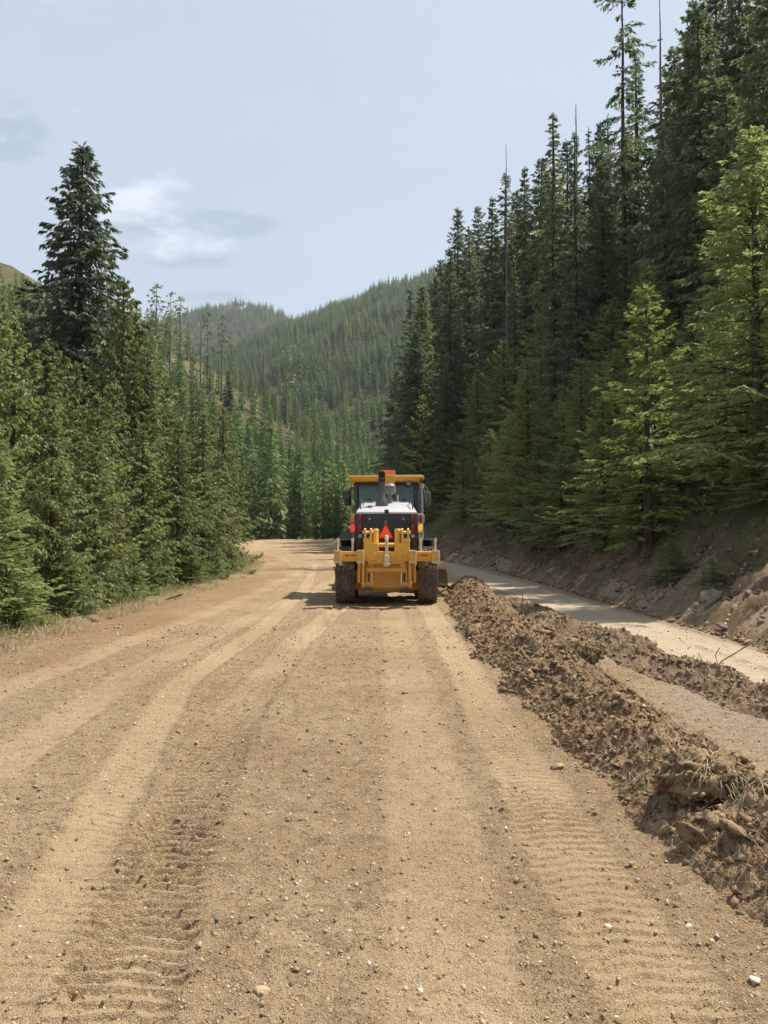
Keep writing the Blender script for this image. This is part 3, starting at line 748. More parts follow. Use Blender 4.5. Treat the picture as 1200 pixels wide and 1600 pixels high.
for i in range(4):
    fv, ff, wv, wf = conifer(300 + i, 16.0, (2.5, 2.1, 2.9, 1.9)[i], **{**MID_KW, 'nb': 90, 'twigs': 6})
    me = np_mesh('mid_tree', np.concatenate([fv, wv]), np.concatenate([ff, wf + len(fv)]), [M_FAR, M_BARK], mat_idx=[0] * len(ff) + [1] * len(wf))
    mid_col.objects.link(bpy.data.objects.new('mid_tree_shape', me))
def forest(name, pts, scl, collection, label):
    n = len(pts)
    me = bpy.data.meshes.new(name); me.vertices.add(n); me.vertices.foreach_set('co', np.asarray(pts, np.float32).ravel())
    rng = np.random.default_rng(n)
    fattr(me, 'tree_scale', scl); fattr(me, 'tree_turn', rng.random(n) * 6.283)
    a = me.attributes.new('tree_pick', 'INT', 'POINT'); a.data.foreach_set('value', rng.integers(0, 6, n).astype(np.int32))
    o = mobj(name, me)
    ng = bpy.data.node_groups.new(name, 'GeometryNodeTree')
    ng.interface.new_socket('Geometry', in_out='INPUT', socket_type='NodeSocketGeometry')
    ng.interface.new_socket('Geometry', in_out='OUTPUT', socket_type='NodeSocketGeometry')
    gi = ng.nodes.new('NodeGroupInput'); go = ng.nodes.new('NodeGroupOutput')
    iop = ng.nodes.new('GeometryNodeInstanceOnPoints'); ci = ng.nodes.new('GeometryNodeCollectionInfo')
    ci.inputs[0].default_value = collection; ci.inputs['Separate Children'].default_value = True; ci.inputs['Reset Children'].default_value = True
    def na(nm, t):
        k = ng.nodes.new('GeometryNodeInputNamedAttribute'); k.data_type = t; k.inputs[0].default_value = nm
        return k.outputs[0]
    L = ng.links.new
    L(gi.outputs[0], iop.inputs['Points']); L(ci.outputs[0], iop.inputs['Instance'])
    iop.inputs['Pick Instance'].default_value = True
    L(na('tree_pick', 'INT'), iop.inputs['Instance Index'])
    cb = ng.nodes.new('ShaderNodeCombineXYZ'); L(na('tree_turn', 'FLOAT'), cb.inputs[2]); L(cb.outputs[0], iop.inputs['Rotation'])
    cs = ng.nodes.new('ShaderNodeCombineXYZ'); sa = na('tree_scale', 'FLOAT')
    for i in range(3): L(sa, cs.inputs[i])
    L(cs.outputs[0], iop.inputs['Scale'])
    L(iop.outputs[0], go.inputs[0])
    md = o.modifiers.new('forest', 'NODES'); md.node_group = ng
    tag(o, label, 'forest', kind='stuff')
    return o
rng = np.random.default_rng(77)
def scatter(n, px0, px1, d0, d1, power=1.0):
    d = d0 + (d1 - d0) * rng.random(n) ** power
    px = px0 + (px1 - px0) * rng.random(n)
    return (px - 600) / F_PX * d, d
# far mountain sides (wider than the frame, so that a step to the side still sees forest)
xs, ys = [], []
for n, a, b, c, d in ((22000, -150, 900, 380, 1060), (13000, 0, 750, 1050, 1600)):
    x, y = scatter(n, a, b, c, d, 0.75); xs.append(x); ys.append(y)
X = np.concatenate(xs); Y = np.concatenate(ys); Z = H(X, Y)
keep = (Z > 6) & ((fbm(X * 0.006, Y * 0.006, 3) < 0.42 + 0.5 * rng.random(len(X))))
X, Y, Z = X[keep], Y[keep], Z[keep]
forest('far_forest', np.stack([X, Y, Z - 0.3], 1), (0.45 + 0.75 * rng.random(len(X)) ** 1.3) * (1.0 + 0.45 * np.clip(fbm(X * 0.012, Y * 0.012, 2), -0.8, 0.8)) , low_col, 'hazy conifer forest covering the far mountainsides')
# the spur and the valley floor
X, Y = scatter(7000, -250, 640, 95, 380, 0.8)
Z = H(X, Y)
pxs = 600 + X / Y * F_PX
ENV_S = [(-250, 400), (0, 470), (230, 545), (270, 560), (350, 625), (440, 672), (520, 690), (560, 690), (640, 690)]
env = np.interp(pxs, [a for a, b in ENV_S], [b for a, b in ENV_S]) + 60 * rng.random(len(X)) ** 1.5
loose_tree = rng.random(len(X)) < np.where(pxs < 150, 0.45, 0.16)
env = np.where(loose_tree, env - 75, env)
env = np.where(Y > 300, 600, env)
hgt = np.minimum(5 + 9 * rng.random(len(X)) ** 1.2, CAM_Z + (HORIZON - env) / F_PX * Y - Z)
keep = (np.abs(X - smooth_c(Y)) > road_hw(Y) + 2.0) & (hgt > 3.0)
keep &= ~((pxs > 380) & (pxs < 560) & (Y < 100))
X, Y, Z, hgt = X[keep], Y[keep], Z[keep], hgt[keep]
forest('spur_forest', np.stack([X, Y, Z - 0.2], 1), hgt / 16.0, mid_col, 'green conifer forest on the spur and valley floor beyond the bend')
# ------------------------------------------------------------------ the motor grader
class S:
    """collects shapes, builds one mesh"""
    def __init__(s): s.bm = bmesh.new()
    def _xf(s, verts, loc=(0, 0, 0), rot=(0, 0, 0)):
        from mathutils import Euler
        m = Matrix.Translation(loc) @ Euler(rot).to_matrix().to_4x4()
        for v in verts: v.co = m @ v.co
    def box(s, c, d, bev=0.0, rot=(0, 0, 0), seg=2):
        t = bmesh.new()
        bmesh.ops.create_cube(t, size=1.0)
        for v in t.verts: v.co = Vector((v.co.x * d[0], v.co.y * d[1], v.co.z * d[2]))
        if bev > 0: bmesh.ops.bevel(t, geom=list(t.edges), offset=min(bev, min(d) * 0.45), segments=seg, profile=0.5, affect='EDGES')
        s._xf(t.verts, c, rot); s._join(t); return s
    def _join(s, t):
        me = bpy.data.meshes.new('tmp'); t.to_mesh(me); t.free(); s.bm.from_mesh(me); bpy.data.meshes.remove(me)
    def cyl(s, p0, p1, r, r2=None, seg=16, cap=True):
        p0, p1 = Vector(p0), Vector(p1); d = p1 - p0
        t = bmesh.new()
        bmesh.ops.create_cone(t, cap_ends=cap, segments=seg, radius1=r, radius2=r if r2 is None else r2, depth=d.length)
        m = Matrix.Translation((p0 + p1) / 2) @ d.to_track_quat('Z', 'Y').to_matrix().to_4x4()
        for v in t.verts: v.co = m @ v.co
        s._join(t); return s
    def tube(s, pts, r, seg=8):
        pts = [Vector(p) for p in pts]; rings = []
        for i, p in enumerate(pts):
            a = pts[max(i - 1, 0)]; b = pts[min(i + 1, len(pts) - 1)]
            q = (b - a).to_track_quat('Z', 'Y')
            rings.append([s.bm.verts.new(p + q @ Vector((r * math.cos(6.2832 * k / seg), r * math.sin(6.2832 * k / seg), 0))) for k in range(seg)])
        for A, B in zip(rings[:-1], rings[1:]):
            for k in range(seg): s.bm.faces.new((A[k], A[(k + 1) % seg], B[(k + 1) % seg], B[k]))
        s.bm.faces.new(rings[0][::-1]); s.bm.faces.new(rings[-1]); return s
    def prism(s, poly, axis, a, b, bev=0.0):
        """polygon in the plane normal to axis ('x','y','z'), extruded a..b"""
        t = bmesh.new()
        def P(u, v, w): return {'x': (w, u, v), 'y': (u, w, v), 'z': (u, v, w)}[axis]
        A = [t.verts.new(P(u, v, a)) for u, v in poly]; B = [t.verts.new(P(u, v, b)) for u, v in poly]
        n = len(poly); t.faces.new(A[::-1]); t.faces.new(B)
        for i in range(n): t.faces.new((A[i], A[(i + 1) % n], B[(i + 1) % n], B[i]))
        bmesh.ops.recalc_face_normals(t, faces=t.faces)
        if bev: bmesh.ops.bevel(t, geom=list(t.edges), offset=bev, segments=2, profile=0.5, affect='EDGES')
        s._join(t); return s
    def hexa(s, P8, bev=0.0):
        """box from 8 corners: bottom 4 (ccw) then top 4"""
        t = bmesh.new(); v = [t.verts.new(p) for p in P8]
        for f in ((3, 2, 1, 0), (4, 5, 6, 7), (0, 1, 5, 4), (1, 2, 6, 5), (2, 3, 7, 6), (3, 0, 4, 7)): t.faces.new([v[i] for i in f])
        bmesh.ops.recalc_face_normals(t, faces=t.faces)
        if bev: bmesh.ops.bevel(t, geom=list(t.edges), offset=bev, segments=2, profile=0.5, affect='EDGES')
        s._join(t); return s
    def lathe(s, prof, c, axis='x', seg=40):
        rings = []
        for r, w in prof:
            ring = []
            for k in range(seg):
                a = 6.28318 * k / seg
                p = (w, r * math.cos(a), r * math.sin(a)) if axis == 'x' else (r * math.cos(a), r * math.sin(a), w)
                ring.append(s.bm.verts.new((p[0] + c[0], p[1] + c[1], p[2] + c[2])))
            rings.append(ring)
        for A, B in zip(rings[:-1], rings[1:]):
            for k in range(seg): s.bm.faces.new((A[k], A[(k + 1) % seg], B[(k + 1) % seg], B[k]))
        return s
    def mesh(s, name, mat, smooth=True):
        bmesh.ops.recalc_face_normals(s.bm, faces=s.bm.faces)
        me = bpy.data.meshes.new(name); s.bm.to_mesh(me); s.bm.free()
        me.materials.append(mat)
        if smooth:
            me.polygons.foreach_set('use_smooth', np.ones(len(me.polygons), bool))
            me.set_sharp_from_angle(angle=R(35))
        return me
    def build(s, name, mat, parent=None, smooth=True): return mobj(name, s.mesh(name, mat, smooth), parent)

def paint(name, col, rough=0.45, metal=0.0, dust=0.35, dust_col=(0.33, 0.24, 0.15), spec=0.5, scale=6.0, low=0.55):
    m, nt, out = material(name); N = NT(nt)
    o = N.objc(); nz = N.noise(scale, 6, 0.7, o); nz2 = N.noise(scale * 7, 3, 0.6, o)
    geo = N.n('ShaderNodeNewGeometry'); sp = N.n('ShaderNodeSeparateXYZ'); nt.links.new(geo.outputs['Position'], sp.inputs[0])
    lowf = N.math('MULTIPLY', N.ramp(sp.outputs[2], 1.5, 0.15), low)
    f = N.math('MULTIPLY', N.ramp(nz, 0.40, 0.75), dust)
    f = N.math('ADD', f, N.math('MULTIPLY', lowf, N.ramp(nz2, 0.25, 0.6)), clamp=True)
    c = N.mix(f, col, dust_col)
    N.bsdf(out, c, N.math('ADD', rough, N.math('MULTIPLY', f, 0.4), clamp=True), metal, spec)
    return m
Y_ = paint('machine_yellow', (0.72, 0.372, 0.028), 0.45, dust=0.30)
Y_ROOF = paint('roof_yellow', (0.72, 0.33, 0.030), 0.45, dust=0.1, low=0)
WHITE = paint('white_paint', (0.42, 0.43, 0.445), 0.4, dust=0.3, low=0.0)
PALE = paint('worn_lit_cream_steel', (0.62, 0.53, 0.36), 0.55, dust=0.3)
BLACK = paint('black_paint', (0.018, 0.018, 0.022), 0.35, dust=0.10, low=0.0)
GREY = paint('grey_steel', (0.16, 0.17, 0.18), 0.5, dust=0.15, low=0.1)
EXH = paint('dark_exhaust_steel', (0.065, 0.07, 0.075), 0.5, dust=0.1, low=0.0)
LGREY = paint('light_grey_tube', (0.34, 0.35, 0.36), 0.45, dust=0.1, low=0.1)
CHROME = paint('cylinder_rod_chrome', (0.75, 0.74, 0.72), 0.22, 1.0, dust=0.12, low=0.0)
RUBBER = paint('dusty_rubber', (0.036, 0.035, 0.035), 0.85, dust=0.75, dust_col=(0.19, 0.155, 0.115), spec=0.2, scale=3.5, low=0.75)
DARKPLUM = paint('dark_hood_panel', (0.030, 0.016, 0.024), 0.3, dust=0.06, low=0.0)
STEEL = paint('scoured_blade_steel', (0.20, 0.18, 0.16), 0.5, 0.4, dust=0.5)
SEATC = paint('seat_cloth', (0.02, 0.02, 0.02), 0.9, dust=0.0, low=0.0)
def glass_mat(name, tint, alpha):
    m, nt, out = material(name); N = NT(nt)
    g = N.n('ShaderNodeBsdfGlossy'); g.inputs['Roughness'].default_value = 0.03; g.inputs[0].default_value = (0.9, 0.95, 0.95, 1)
    t = N.n('ShaderNodeBsdfTransparent'); t.inputs[0].default_value = (*tint, 1)
    fr = N.n('ShaderNodeFresnel'); fr.inputs[0].default_value = 1.5
    ms = N.n('ShaderNodeMixShader'); nt.links.new(N.math('ADD', fr.outputs[0], alpha, clamp=True), ms.inputs[0])
    nt.links.new(t.outputs[0], ms.inputs[1]); nt.links.new(g.outputs[0], ms.inputs[2]); nt.links.new(ms.outputs[0], out.inputs[0])
    return m
GLASS = glass_mat('tinted_cab_glass', (0.55, 0.66, 0.62), 0.02)
def flat(name, col, rough=0.4, emit=None, es=0, spec=0.5):
    m, nt, out = material(name); NT(nt).bsdf(out, col, rough, spec=spec, emit=emit, estr=es); return m
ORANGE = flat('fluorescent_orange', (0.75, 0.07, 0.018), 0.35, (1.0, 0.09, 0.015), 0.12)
DKRED = flat('retroreflective_dark_red', (0.20, 0.012, 0.020), 0.3)
RED_LENS = flat('red_lens', (0.22, 0.015, 0.022), 0.15)
RED_LIT = flat('red_lamp_lit', (0.6, 0.02, 0.025), 0.2, (1.0, 0.03, 0.03), 0.28)
AMB_LENS = flat('amber_lens', (0.55, 0.22, 0.04), 0.2)
AMB_LIT = flat('amber_lamp_lit', (0.75, 0.42, 0.02), 0.2, (1.0, 0.55, 0.01), 0.2)
DECAL = flat('red_decal', (0.26, 0.025, 0.018), 0.5)
MIRROR = flat('mirror_glass', (0.02, 0.025, 0.03), 0.08)

G = empty('motor_grader', (0.06, 18.45, float(road_z(np.array(18.45))) - 0.015), R(0.0))
tag(G, 'yellow motor grader seen from behind with rear ripper, white hood and orange warning triangle', 'road grader')
def part(name, s, mat, parent=None, smooth=True): return s.build(name, mat, parent or G, smooth)

# wheels
TR, TW = 0.685, 0.45
prof = [(0.36, -0.19), (0.44, -0.215), (0.56, -0.225), (0.625, -0.215), (0.652, -0.17), (0.660, -0.08), (0.661, 0.0), (0.660, 0.08), (0.652, 0.17), (0.625, 0.215), (0.56, 0.225), (0.44, 0.215), (0.36, 0.19)]
tyre_me = S().lathe(prof, (0, 0, 0), 'x', 48).mesh('tyre', RUBBER)
tr = S()
NL = 26
for k in range(NL):
    for sgn in (-1, 1):
        a = 6.28318 * (k + (0.5 if sgn > 0 else 0)) / NL
        for j, (xx, ww, sk) in enumerate(((0.045, 0.075, 0.05), (0.125, 0.075, 0.09), (0.195, 0.06, 0.11))):
            aa = a + sk
            rr = 0.668 if j < 2 else 0.655
            tr.box((sgn * xx, rr * math.cos(aa), rr * math.sin(aa)), (ww, 0.115, 0.026), 0.008, (aa - math.pi / 2, 0, sgn * 0.18), 1)
tread_me = tr.mesh('tread', RUBBER, False)
rim = S().lathe([(0.37, -0.19), (0.33, -0.17), (0.31, 0.02), (0.14, 0.05), (0.12, 0.10), (0.0, 0.10)], (0, 0, 0), 'x', 32)
for k in range(10):
    a = 0.628 * k; rim.cyl((0.045, 0.22 * math.cos(a), 0.22 * math.sin(a)), (0.075, 0.22 * math.cos(a), 0.22 * math.sin(a)), 0.018, seg=6)
rim_me = rim.mesh('rim', Y_)
for side in (-1, 1):
    for yy in (0.0, 1.55, 6.95):
        w = empty('wheel', (side * 0.965, yy, TR), 0 if side > 0 else math.pi, G)
        for nm, me in (('tyre', tyre_me), ('tread', tread_me), ('rim', rim_me)): mobj(nm, me, w)
for side in (-1, 1):  # tandem drives
    part('tandem_case', S().prism([(-0.28, 0.5), (-0.12, 0.36), (1.67, 0.36), (1.83, 0.5), (1.83, 0.86), (1.65, 0.98), (-0.1, 0.98), (-0.28, 0.86)], 'x', side * 0.56 - 0.1, side * 0.56 + 0.1, 0.02), Y_)
    part('axle', S().cyl((side * 0.2, 0.775, 0.72), (side * 0.55, 0.775, 0.72), 0.17).cyl((side * 0.6, 0, TR), (side * 0.86, 0, TR), 0.13).cyl((side * 0.6, 1.55, TR), (side * 0.86, 1.55, TR), 0.13), Y_)
    part('fender', S().box((side * 0.97, 0.85, 1.52), (0.44, 1.15, 0.03), 0.012).box((side * 0.97, 1.60, 1.44), (0.44, 0.42, 0.03), 0.012, (-0.5, 0, 0)), BLACK)
# rear frame and guards
part('rear_frame', S().box((0, 0.6, 0.95), (0.86, 2.4, 0.42), 0.03).box((0, -0.42, 0.80), (0.74, 0.10, 0.62), 0.02).box((0, -0.36, 0.42), (0.66, 0.08, 0.20), 0.02, (0.3, 0, 0)), Y_)
part('sump_guard', S().box((0, 0.9, 0.52), (0.66, 2.0, 0.28), 0.05), BLACK)
for side in (-1, 1):
    part('frame_bracket', S().box((side * 0.62, -0.16, 0.66), (0.36, 0.12, 0.22), 0.015).box((side * 0.66, -0.14, 0.44), (0.30, 0.10, 0.2), 0.015), Y_)

# engine hood: dark rear panel, white sloping top
hood = part('engine_hood', S().hexa([(-0.715, -0.30, 1.14), (0.715, -0.30, 1.14), (0.70, 2.3, 1.14), (-0.70, 2.3, 1.14), (-0.715, -0.30, 2.14), (0.715, -0.30, 2.14), (0.66, 2.3, 2.50), (-0.66, 2.3, 2.50)], 0.02), DARKPLUM)
part('hood_top', S().hexa([(-0.74, -0.34, 2.135), (0.74, -0.34, 2.135), (0.68, 2.3, 2.49), (-0.68, 2.3, 2.49), (-0.71, -0.33, 2.20), (0.71, -0.33, 2.20), (0.62, 2.3, 2.575), (-0.62, 2.3, 2.575)], 0.022), WHITE)
part('hood_crease', S().hexa([(-0.40, -0.10, 2.225), (0.40, -0.10, 2.225), (0.36, 2.2, 2.553), (-0.36, 2.2, 2.553), (-0.38, -0.08, 2.243), (0.38, -0.08, 2.243), (0.34, 2.18, 2.574), (-0.34, 2.18, 2.574)], 0.006), WHITE)
gr = part('radiator_grille', S().box((0, -0.315, 1.74), (0.98, 0.02, 0.70), 0.006), BLACK)
sl = S()
for k in range(12): sl.box((0, -0.331, 1.44 + k * 0.052), (0.86, 0.008, 0.012))
part('louvre_slats', sl, BLACK, gr, False)['kind'] = 'stuff'
for side in (-1, 1):
    part('grille_frame', S().box((side * 0.515, -0.333, 1.74), (0.045, 0.02, 0.76), 0.008), BLACK)
    for z in (1.60, 2.02): part('latch', S().cyl((side * 0.40, -0.338, z), (side * 0.40, -0.352, z), 0.016, seg=10), CHROME)
    part('hand_rail', S().tube([(side * 0.63, 0.15, 2.26), (side * 0.63, 0.18, 2.37), (side * 0.60, 1.2, 2.54), (side * 0.59, 1.25, 2.42)], 0.014), BLACK)
    part('work_lamp', S().box((side * 0.49, 2.26, 2.64), (0.12, 0.06, 0.07), 0.02).box((side * 0.49, 2.28, 2.585), (0.03, 0.03, 0.07)), GREY)
    part('corner_panel', S().box((side * 0.655, -0.320, 1.70), (0.145, 0.03, 0.86), 0.012), DARKPLUM)
    for z, m in ((2.045, RED_LENS), (1.805, RED_LENS)):
        part('tail_light', S().box((side * 0.622, -0.345, z), (0.085, 0.03, 0.19), 0.03), m)
    part('reverse_lamp', S().cyl((side * 0.62, -0.33, 1.62), (side * 0.62, -0.38, 1.62), 0.045), LGREY)
part('rear_camera', S().box((0.0, -0.36, 2.20), (0.10, 0.07, 0.09), 0.012).cyl((0, -0.394, 2.195), (0, -0.405, 2.195), 0.026, seg=12), BLACK)
part('filler_cap', S().cyl((-0.40, 0.55, 2.30), (-0.40, 0.55, 2.36), 0.05).cyl((-0.40, 0.55, 2.35), (-0.40, 0.55, 2.375), 0.065), GREY)
# lamp clusters on stalks either side
for side, top, low in ((-1, AMB_LENS, RED_LIT), (1, RED_LENS, AMB_LIT)):
    b = part('lamp_bracket', S().box((side * 0.80, -0.29, 1.92), (0.135, 0.05, 0.46), 0.02).box((side * 0.785, -0.25, 1.45), (0.05, 0.05, 0.62), 0.01), GREY if side < 0 else WHITE)
    part('upper_lamp', S().box((side * 0.80, -0.325, 2.03), (0.095, 0.04, 0.185), 0.035), top, b)
    part('lower_lamp', S().cyl((side * 0.80, -0.315, 1.81), (side * 0.80, -0.345, 1.81), 0.062, 0.055).box((side * 0.80, -0.32, 1.81), (0.09, 0.03, 0.17), 0.03), low, b)
# exhaust and air pre-cleaner
ex = part('exhaust_stack', S().cyl((-0.115, 0.9, 2.35), (-0.115, 0.9, 2.47), 0.165, 0.15).cyl((-0.115, 0.9, 2.47), (-0.115, 0.9, 2.66), 0.14, 0.085).cyl((-0.115, 0.9, 2.66), (-0.115, 0.9, 3.02), 0.085, seg=20), EXH)
part('exhaust_elbow', S().tube([(-0.115, 0.9, 3.0), (-0.115, 0.885, 3.08), (-0.115, 0.83, 3.13), (-0.115, 0.74, 3.155)], 0.086, 20), BLACK, ex)
part('exhaust_mouth', S().cyl((-0.115, 0.738, 3.1555), (-0.115, 0.70, 3.165), 0.088, 0.088, 20), flat('dark_pipe_opening', (0.004, 0.004, 0.005), 0.9), ex)  # solid black disc painted as the shaded pipe opening
part('exhaust_collar', S().cyl((-0.115, 0.9, 2.325), (-0.115, 0.9, 2.365), 0.20, 0.19, 24), LGREY, ex)
part('air_precleaner', S().cyl((0.09, 1.5, 2.4), (0.09, 1.5, 2.72), 0.07).cyl((0.09, 1.5, 2.70), (0.09, 1.5, 2.76), 0.09, 0.16).cyl((0.09, 1.5, 2.76), (0.09, 1.5, 2.92), 0.16, 0.155).cyl((0.09, 1.5, 2.92), (0.09, 1.5, 2.985), 0.155, 0.08), GREY)
part('hood_antenna', S().cyl((0.30, 1.7, 2.45), (0.30, 1.7, 2.70), 0.016), PALE)

# cab
cf = S()
for sx in (-1, 1):
    cf.hexa([(sx * 0.80 - 0.05, 2.42, 1.55), (sx * 0.80 + 0.05, 2.42, 1.55), (sx * 0.80 + 0.05, 2.52, 1.55), (sx * 0.80 - 0.05, 2.52, 1.55), (sx * 0.83 - 0.05, 2.36, 3.06), (sx * 0.83 + 0.05, 2.36, 3.06), (sx * 0.83 + 0.05, 2.46, 3.06), (sx * 0.83 - 0.05, 2.46, 3.06)], 0.012)
    cf.box((sx * 0.80, 3.92, 2.3), (0.07, 0.07, 1.55), 0.012)
    cf.box((sx * 0.815, 3.15, 3.03), (0.08, 1.5, 0.08), 0.012)
    cf.box((sx * 0.80, 3.15, 1.60), (0.08, 1.5, 0.12), 0.012)
cf.box((0, 2.44, 3.02), (1.6, 0.08, 0.10), 0.012).box((0, 3.92, 3.02), (1.6, 0.07, 0.10), 0.012).box((0, 2.47, 1.60), (1.5, 0.08, 0.12), 0.012).box((0, 3.92, 1.60), (1.5, 0.07, 0.12), 0.012)
cab = part('cab_frame', cf, paint('dark_grey_cab', (0.055, 0.065, 0.068), 0.5, dust=0.1, low=0))
part('cab_floor', S().box((0, 3.2, 1.52), (1.58, 1.5, 0.06), 0.01), BLACK)
part('rear_window', S().box((0, 2.43, 2.32), (1.50, 0.012, 1.34)), GLASS, None, False)
part('front_window', S().box((0, 3.93, 2.32), (1.50, 0.012, 1.34)), GLASS, None, False)
for sx in (-1, 1): part('side_window', S().box((sx * 0.80, 3.2, 2.32), (0.012, 1.38, 1.34)), GLASS, None, False)
st = part('operator_seat', S().box((0.16, 3.05, 1.95), (0.5, 0.5, 0.16), 0.05).box((0.16, 2.80, 2.25), (0.48, 0.14, 0.56), 0.05).cyl((0.16, 2.75, 2.62), (0.16, 2.85, 2.62), 0.15, 0.13, 16), SEATC)
part('steering_column', S().cyl((0.16, 3.62, 1.5), (0.16, 3.5, 2.15), 0.06).box((0.16, 3.48, 2.18), (0.42, 0.12, 0.1), 0.03), SEATC)
roof = part('cab_roof', S().hexa([(-1.0, 2.02, 3.08), (1.0, 2.02, 3.08), (0.98, 4.12, 3.08), (-0.98, 4.12, 3.08), (-1.03, 1.98, 3.235), (1.03, 1.98, 3.235), (1.0, 4.15, 3.26), (-1.0, 4.15, 3.26)], 0.05), Y_ROOF)
part('roof_cap', S().hexa([(-0.98, 2.06, 3.225), (0.98, 2.06, 3.225), (0.96, 4.08, 3.25), (-0.96, 4.08, 3.25), (-0.95, 2.08, 3.275), (0.95, 2.08, 3.275), (0.93, 4.06, 3.30), (-0.93, 4.06, 3.30)], 0.015), BLACK, roof)
part('air_conditioner_box', S().hexa([(-0.18, 1.90, 2.965), (0.22, 1.90, 2.965), (0.24, 2.4, 2.98), (-0.2, 2.4, 2.98), (-0.22, 1.88, 3.25), (0.25, 1.88, 3.25), (0.25, 2.4, 3.26), (-0.22, 2.4, 3.26)], 0.03), Y_ROOF, roof)
part('orange_warning_board', S().hexa([(-0.20, 2.10, 3.275), (0.26, 2.10, 3.275), (0.28, 2.45, 3.275), (-0.22, 2.45, 3.275), (-0.17, 2.12, 3.40), (0.215, 2.12, 3.40), (0.215, 2.40, 3.40), (-0.17, 2.40, 3.40)], 0.012), flat('orange_board', (0.80, 0.19, 0.05), 0.5), roof)
part('board_edge', S().box((0.02, 2.26, 3.405), (0.41, 0.30, 0.016), 0.004), BLACK, roof)
part('roof_lamp', S().cyl((0.60, 2.06, 3.02), (0.60, 1.98, 3.02), 0.05, 0.06).box((0.60, 2.06, 3.08), (0.05, 0.05, 0.06)), GREY, roof)
part('roof_lamp', S().cyl((0.93, 2.06, 3.10), (0.93, 1.99, 3.10), 0.045, 0.05), BLACK, roof)
part('roof_antenna', S().cyl((-0.82, 2.08, 3.05), (-0.82, 2.08, 3.42), 0.008), BLACK, roof)
# mirrors
ml = part('mirror', S().box((-1.06, 2.7, 2.66), (0.20, 0.06, 0.40), 0.03), BLACK); part('mirror_face', S().box((-1.06, 2.664, 2.66), (0.16, 0.012, 0.35), 0.02), MIRROR, ml)
part('mirror_arm', S().tube([(-0.84, 2.75, 2.95), (-1.0, 2.75, 2.95), (-1.06, 2.72, 2.84)], 0.015), BLACK, ml)
mr = part('mirror', S().box((1.13, 2.7, 2.64), (0.18, 0.06, 0.42), 0.03), GREY); part('mirror_face', S().box((1.13, 2.664, 2.64), (0.14, 0.012, 0.37), 0.02), flat('mirror_sky', (0.10, 0.12, 0.11), 0.15), mr)
part('mirror_arm', S().tube([(0.84, 2.6, 3.02), (1.0, 2.62, 3.05), (1.12, 2.68, 2.96), (1.14, 2.7, 2.82)], 0.013), LGREY, mr)
# service mast and hoses right of the cab
mast = part('service_mast', S().cyl((0.955, 2.1, 1.62), (0.955, 2.1, 2.98), 0.034).cyl((0.955, 2.1, 2.9), (0.955, 2.1, 3.02), 0.055, 0.05).cyl((0.955, 2.1, 1.6), (0.955, 2.1, 1.72), 0.05), LGREY)
part('hose', S().tube([(0.90, 2.1, 2.9), (0.87, 2.05, 2.6), (0.89, 2.05, 2.2), (0.93, 2.08, 1.9)], 0.015), GREY, mast)
part('hose', S().tube([(1.0, 2.1, 2.95), (1.03, 2.08, 2.75), (1.07, 2.08, 2.55)], 0.013), GREY, mast)
part('mast_bracket', S().box((0.93, 1.98, 2.03), (0.16, 0.07, 0.07), 0.012).box((1.0, 1.96, 2.08), (0.05, 0.06, 0.20), 0.012).cyl((0.90, 1.95, 2.06), (0.90, 2.0, 2.06), 0.06, seg=14), LGREY, mast)
part('step_rail', S().tube([(0.80, 0.30, 1.20), (0.80, 0.30, 1.58), (0.88, 0.30, 1.62), (0.88, 0.30, 1.22)], 0.016), PALE)

# warning triangle
part('triangle_post', S().box((-0.02, -0.40, 1.93), (0.06, 0.03, 0.10), 0.005), GREY)
tri = part('warning_triangle', S().prism([(-0.225, 1.545), (0.185, 1.545), (0.185, 1.59), (-0.005, 1.93), (-0.035, 1.93), (-0.225, 1.59)], 'y', -0.420, -0.408), DKRED)
part('triangle_face', S().prism([(-0.182, 1.582), (0.142, 1.582), (-0.02, 1.885)], 'y', -0.4275, -0.4225), ORANGE, tri, False)

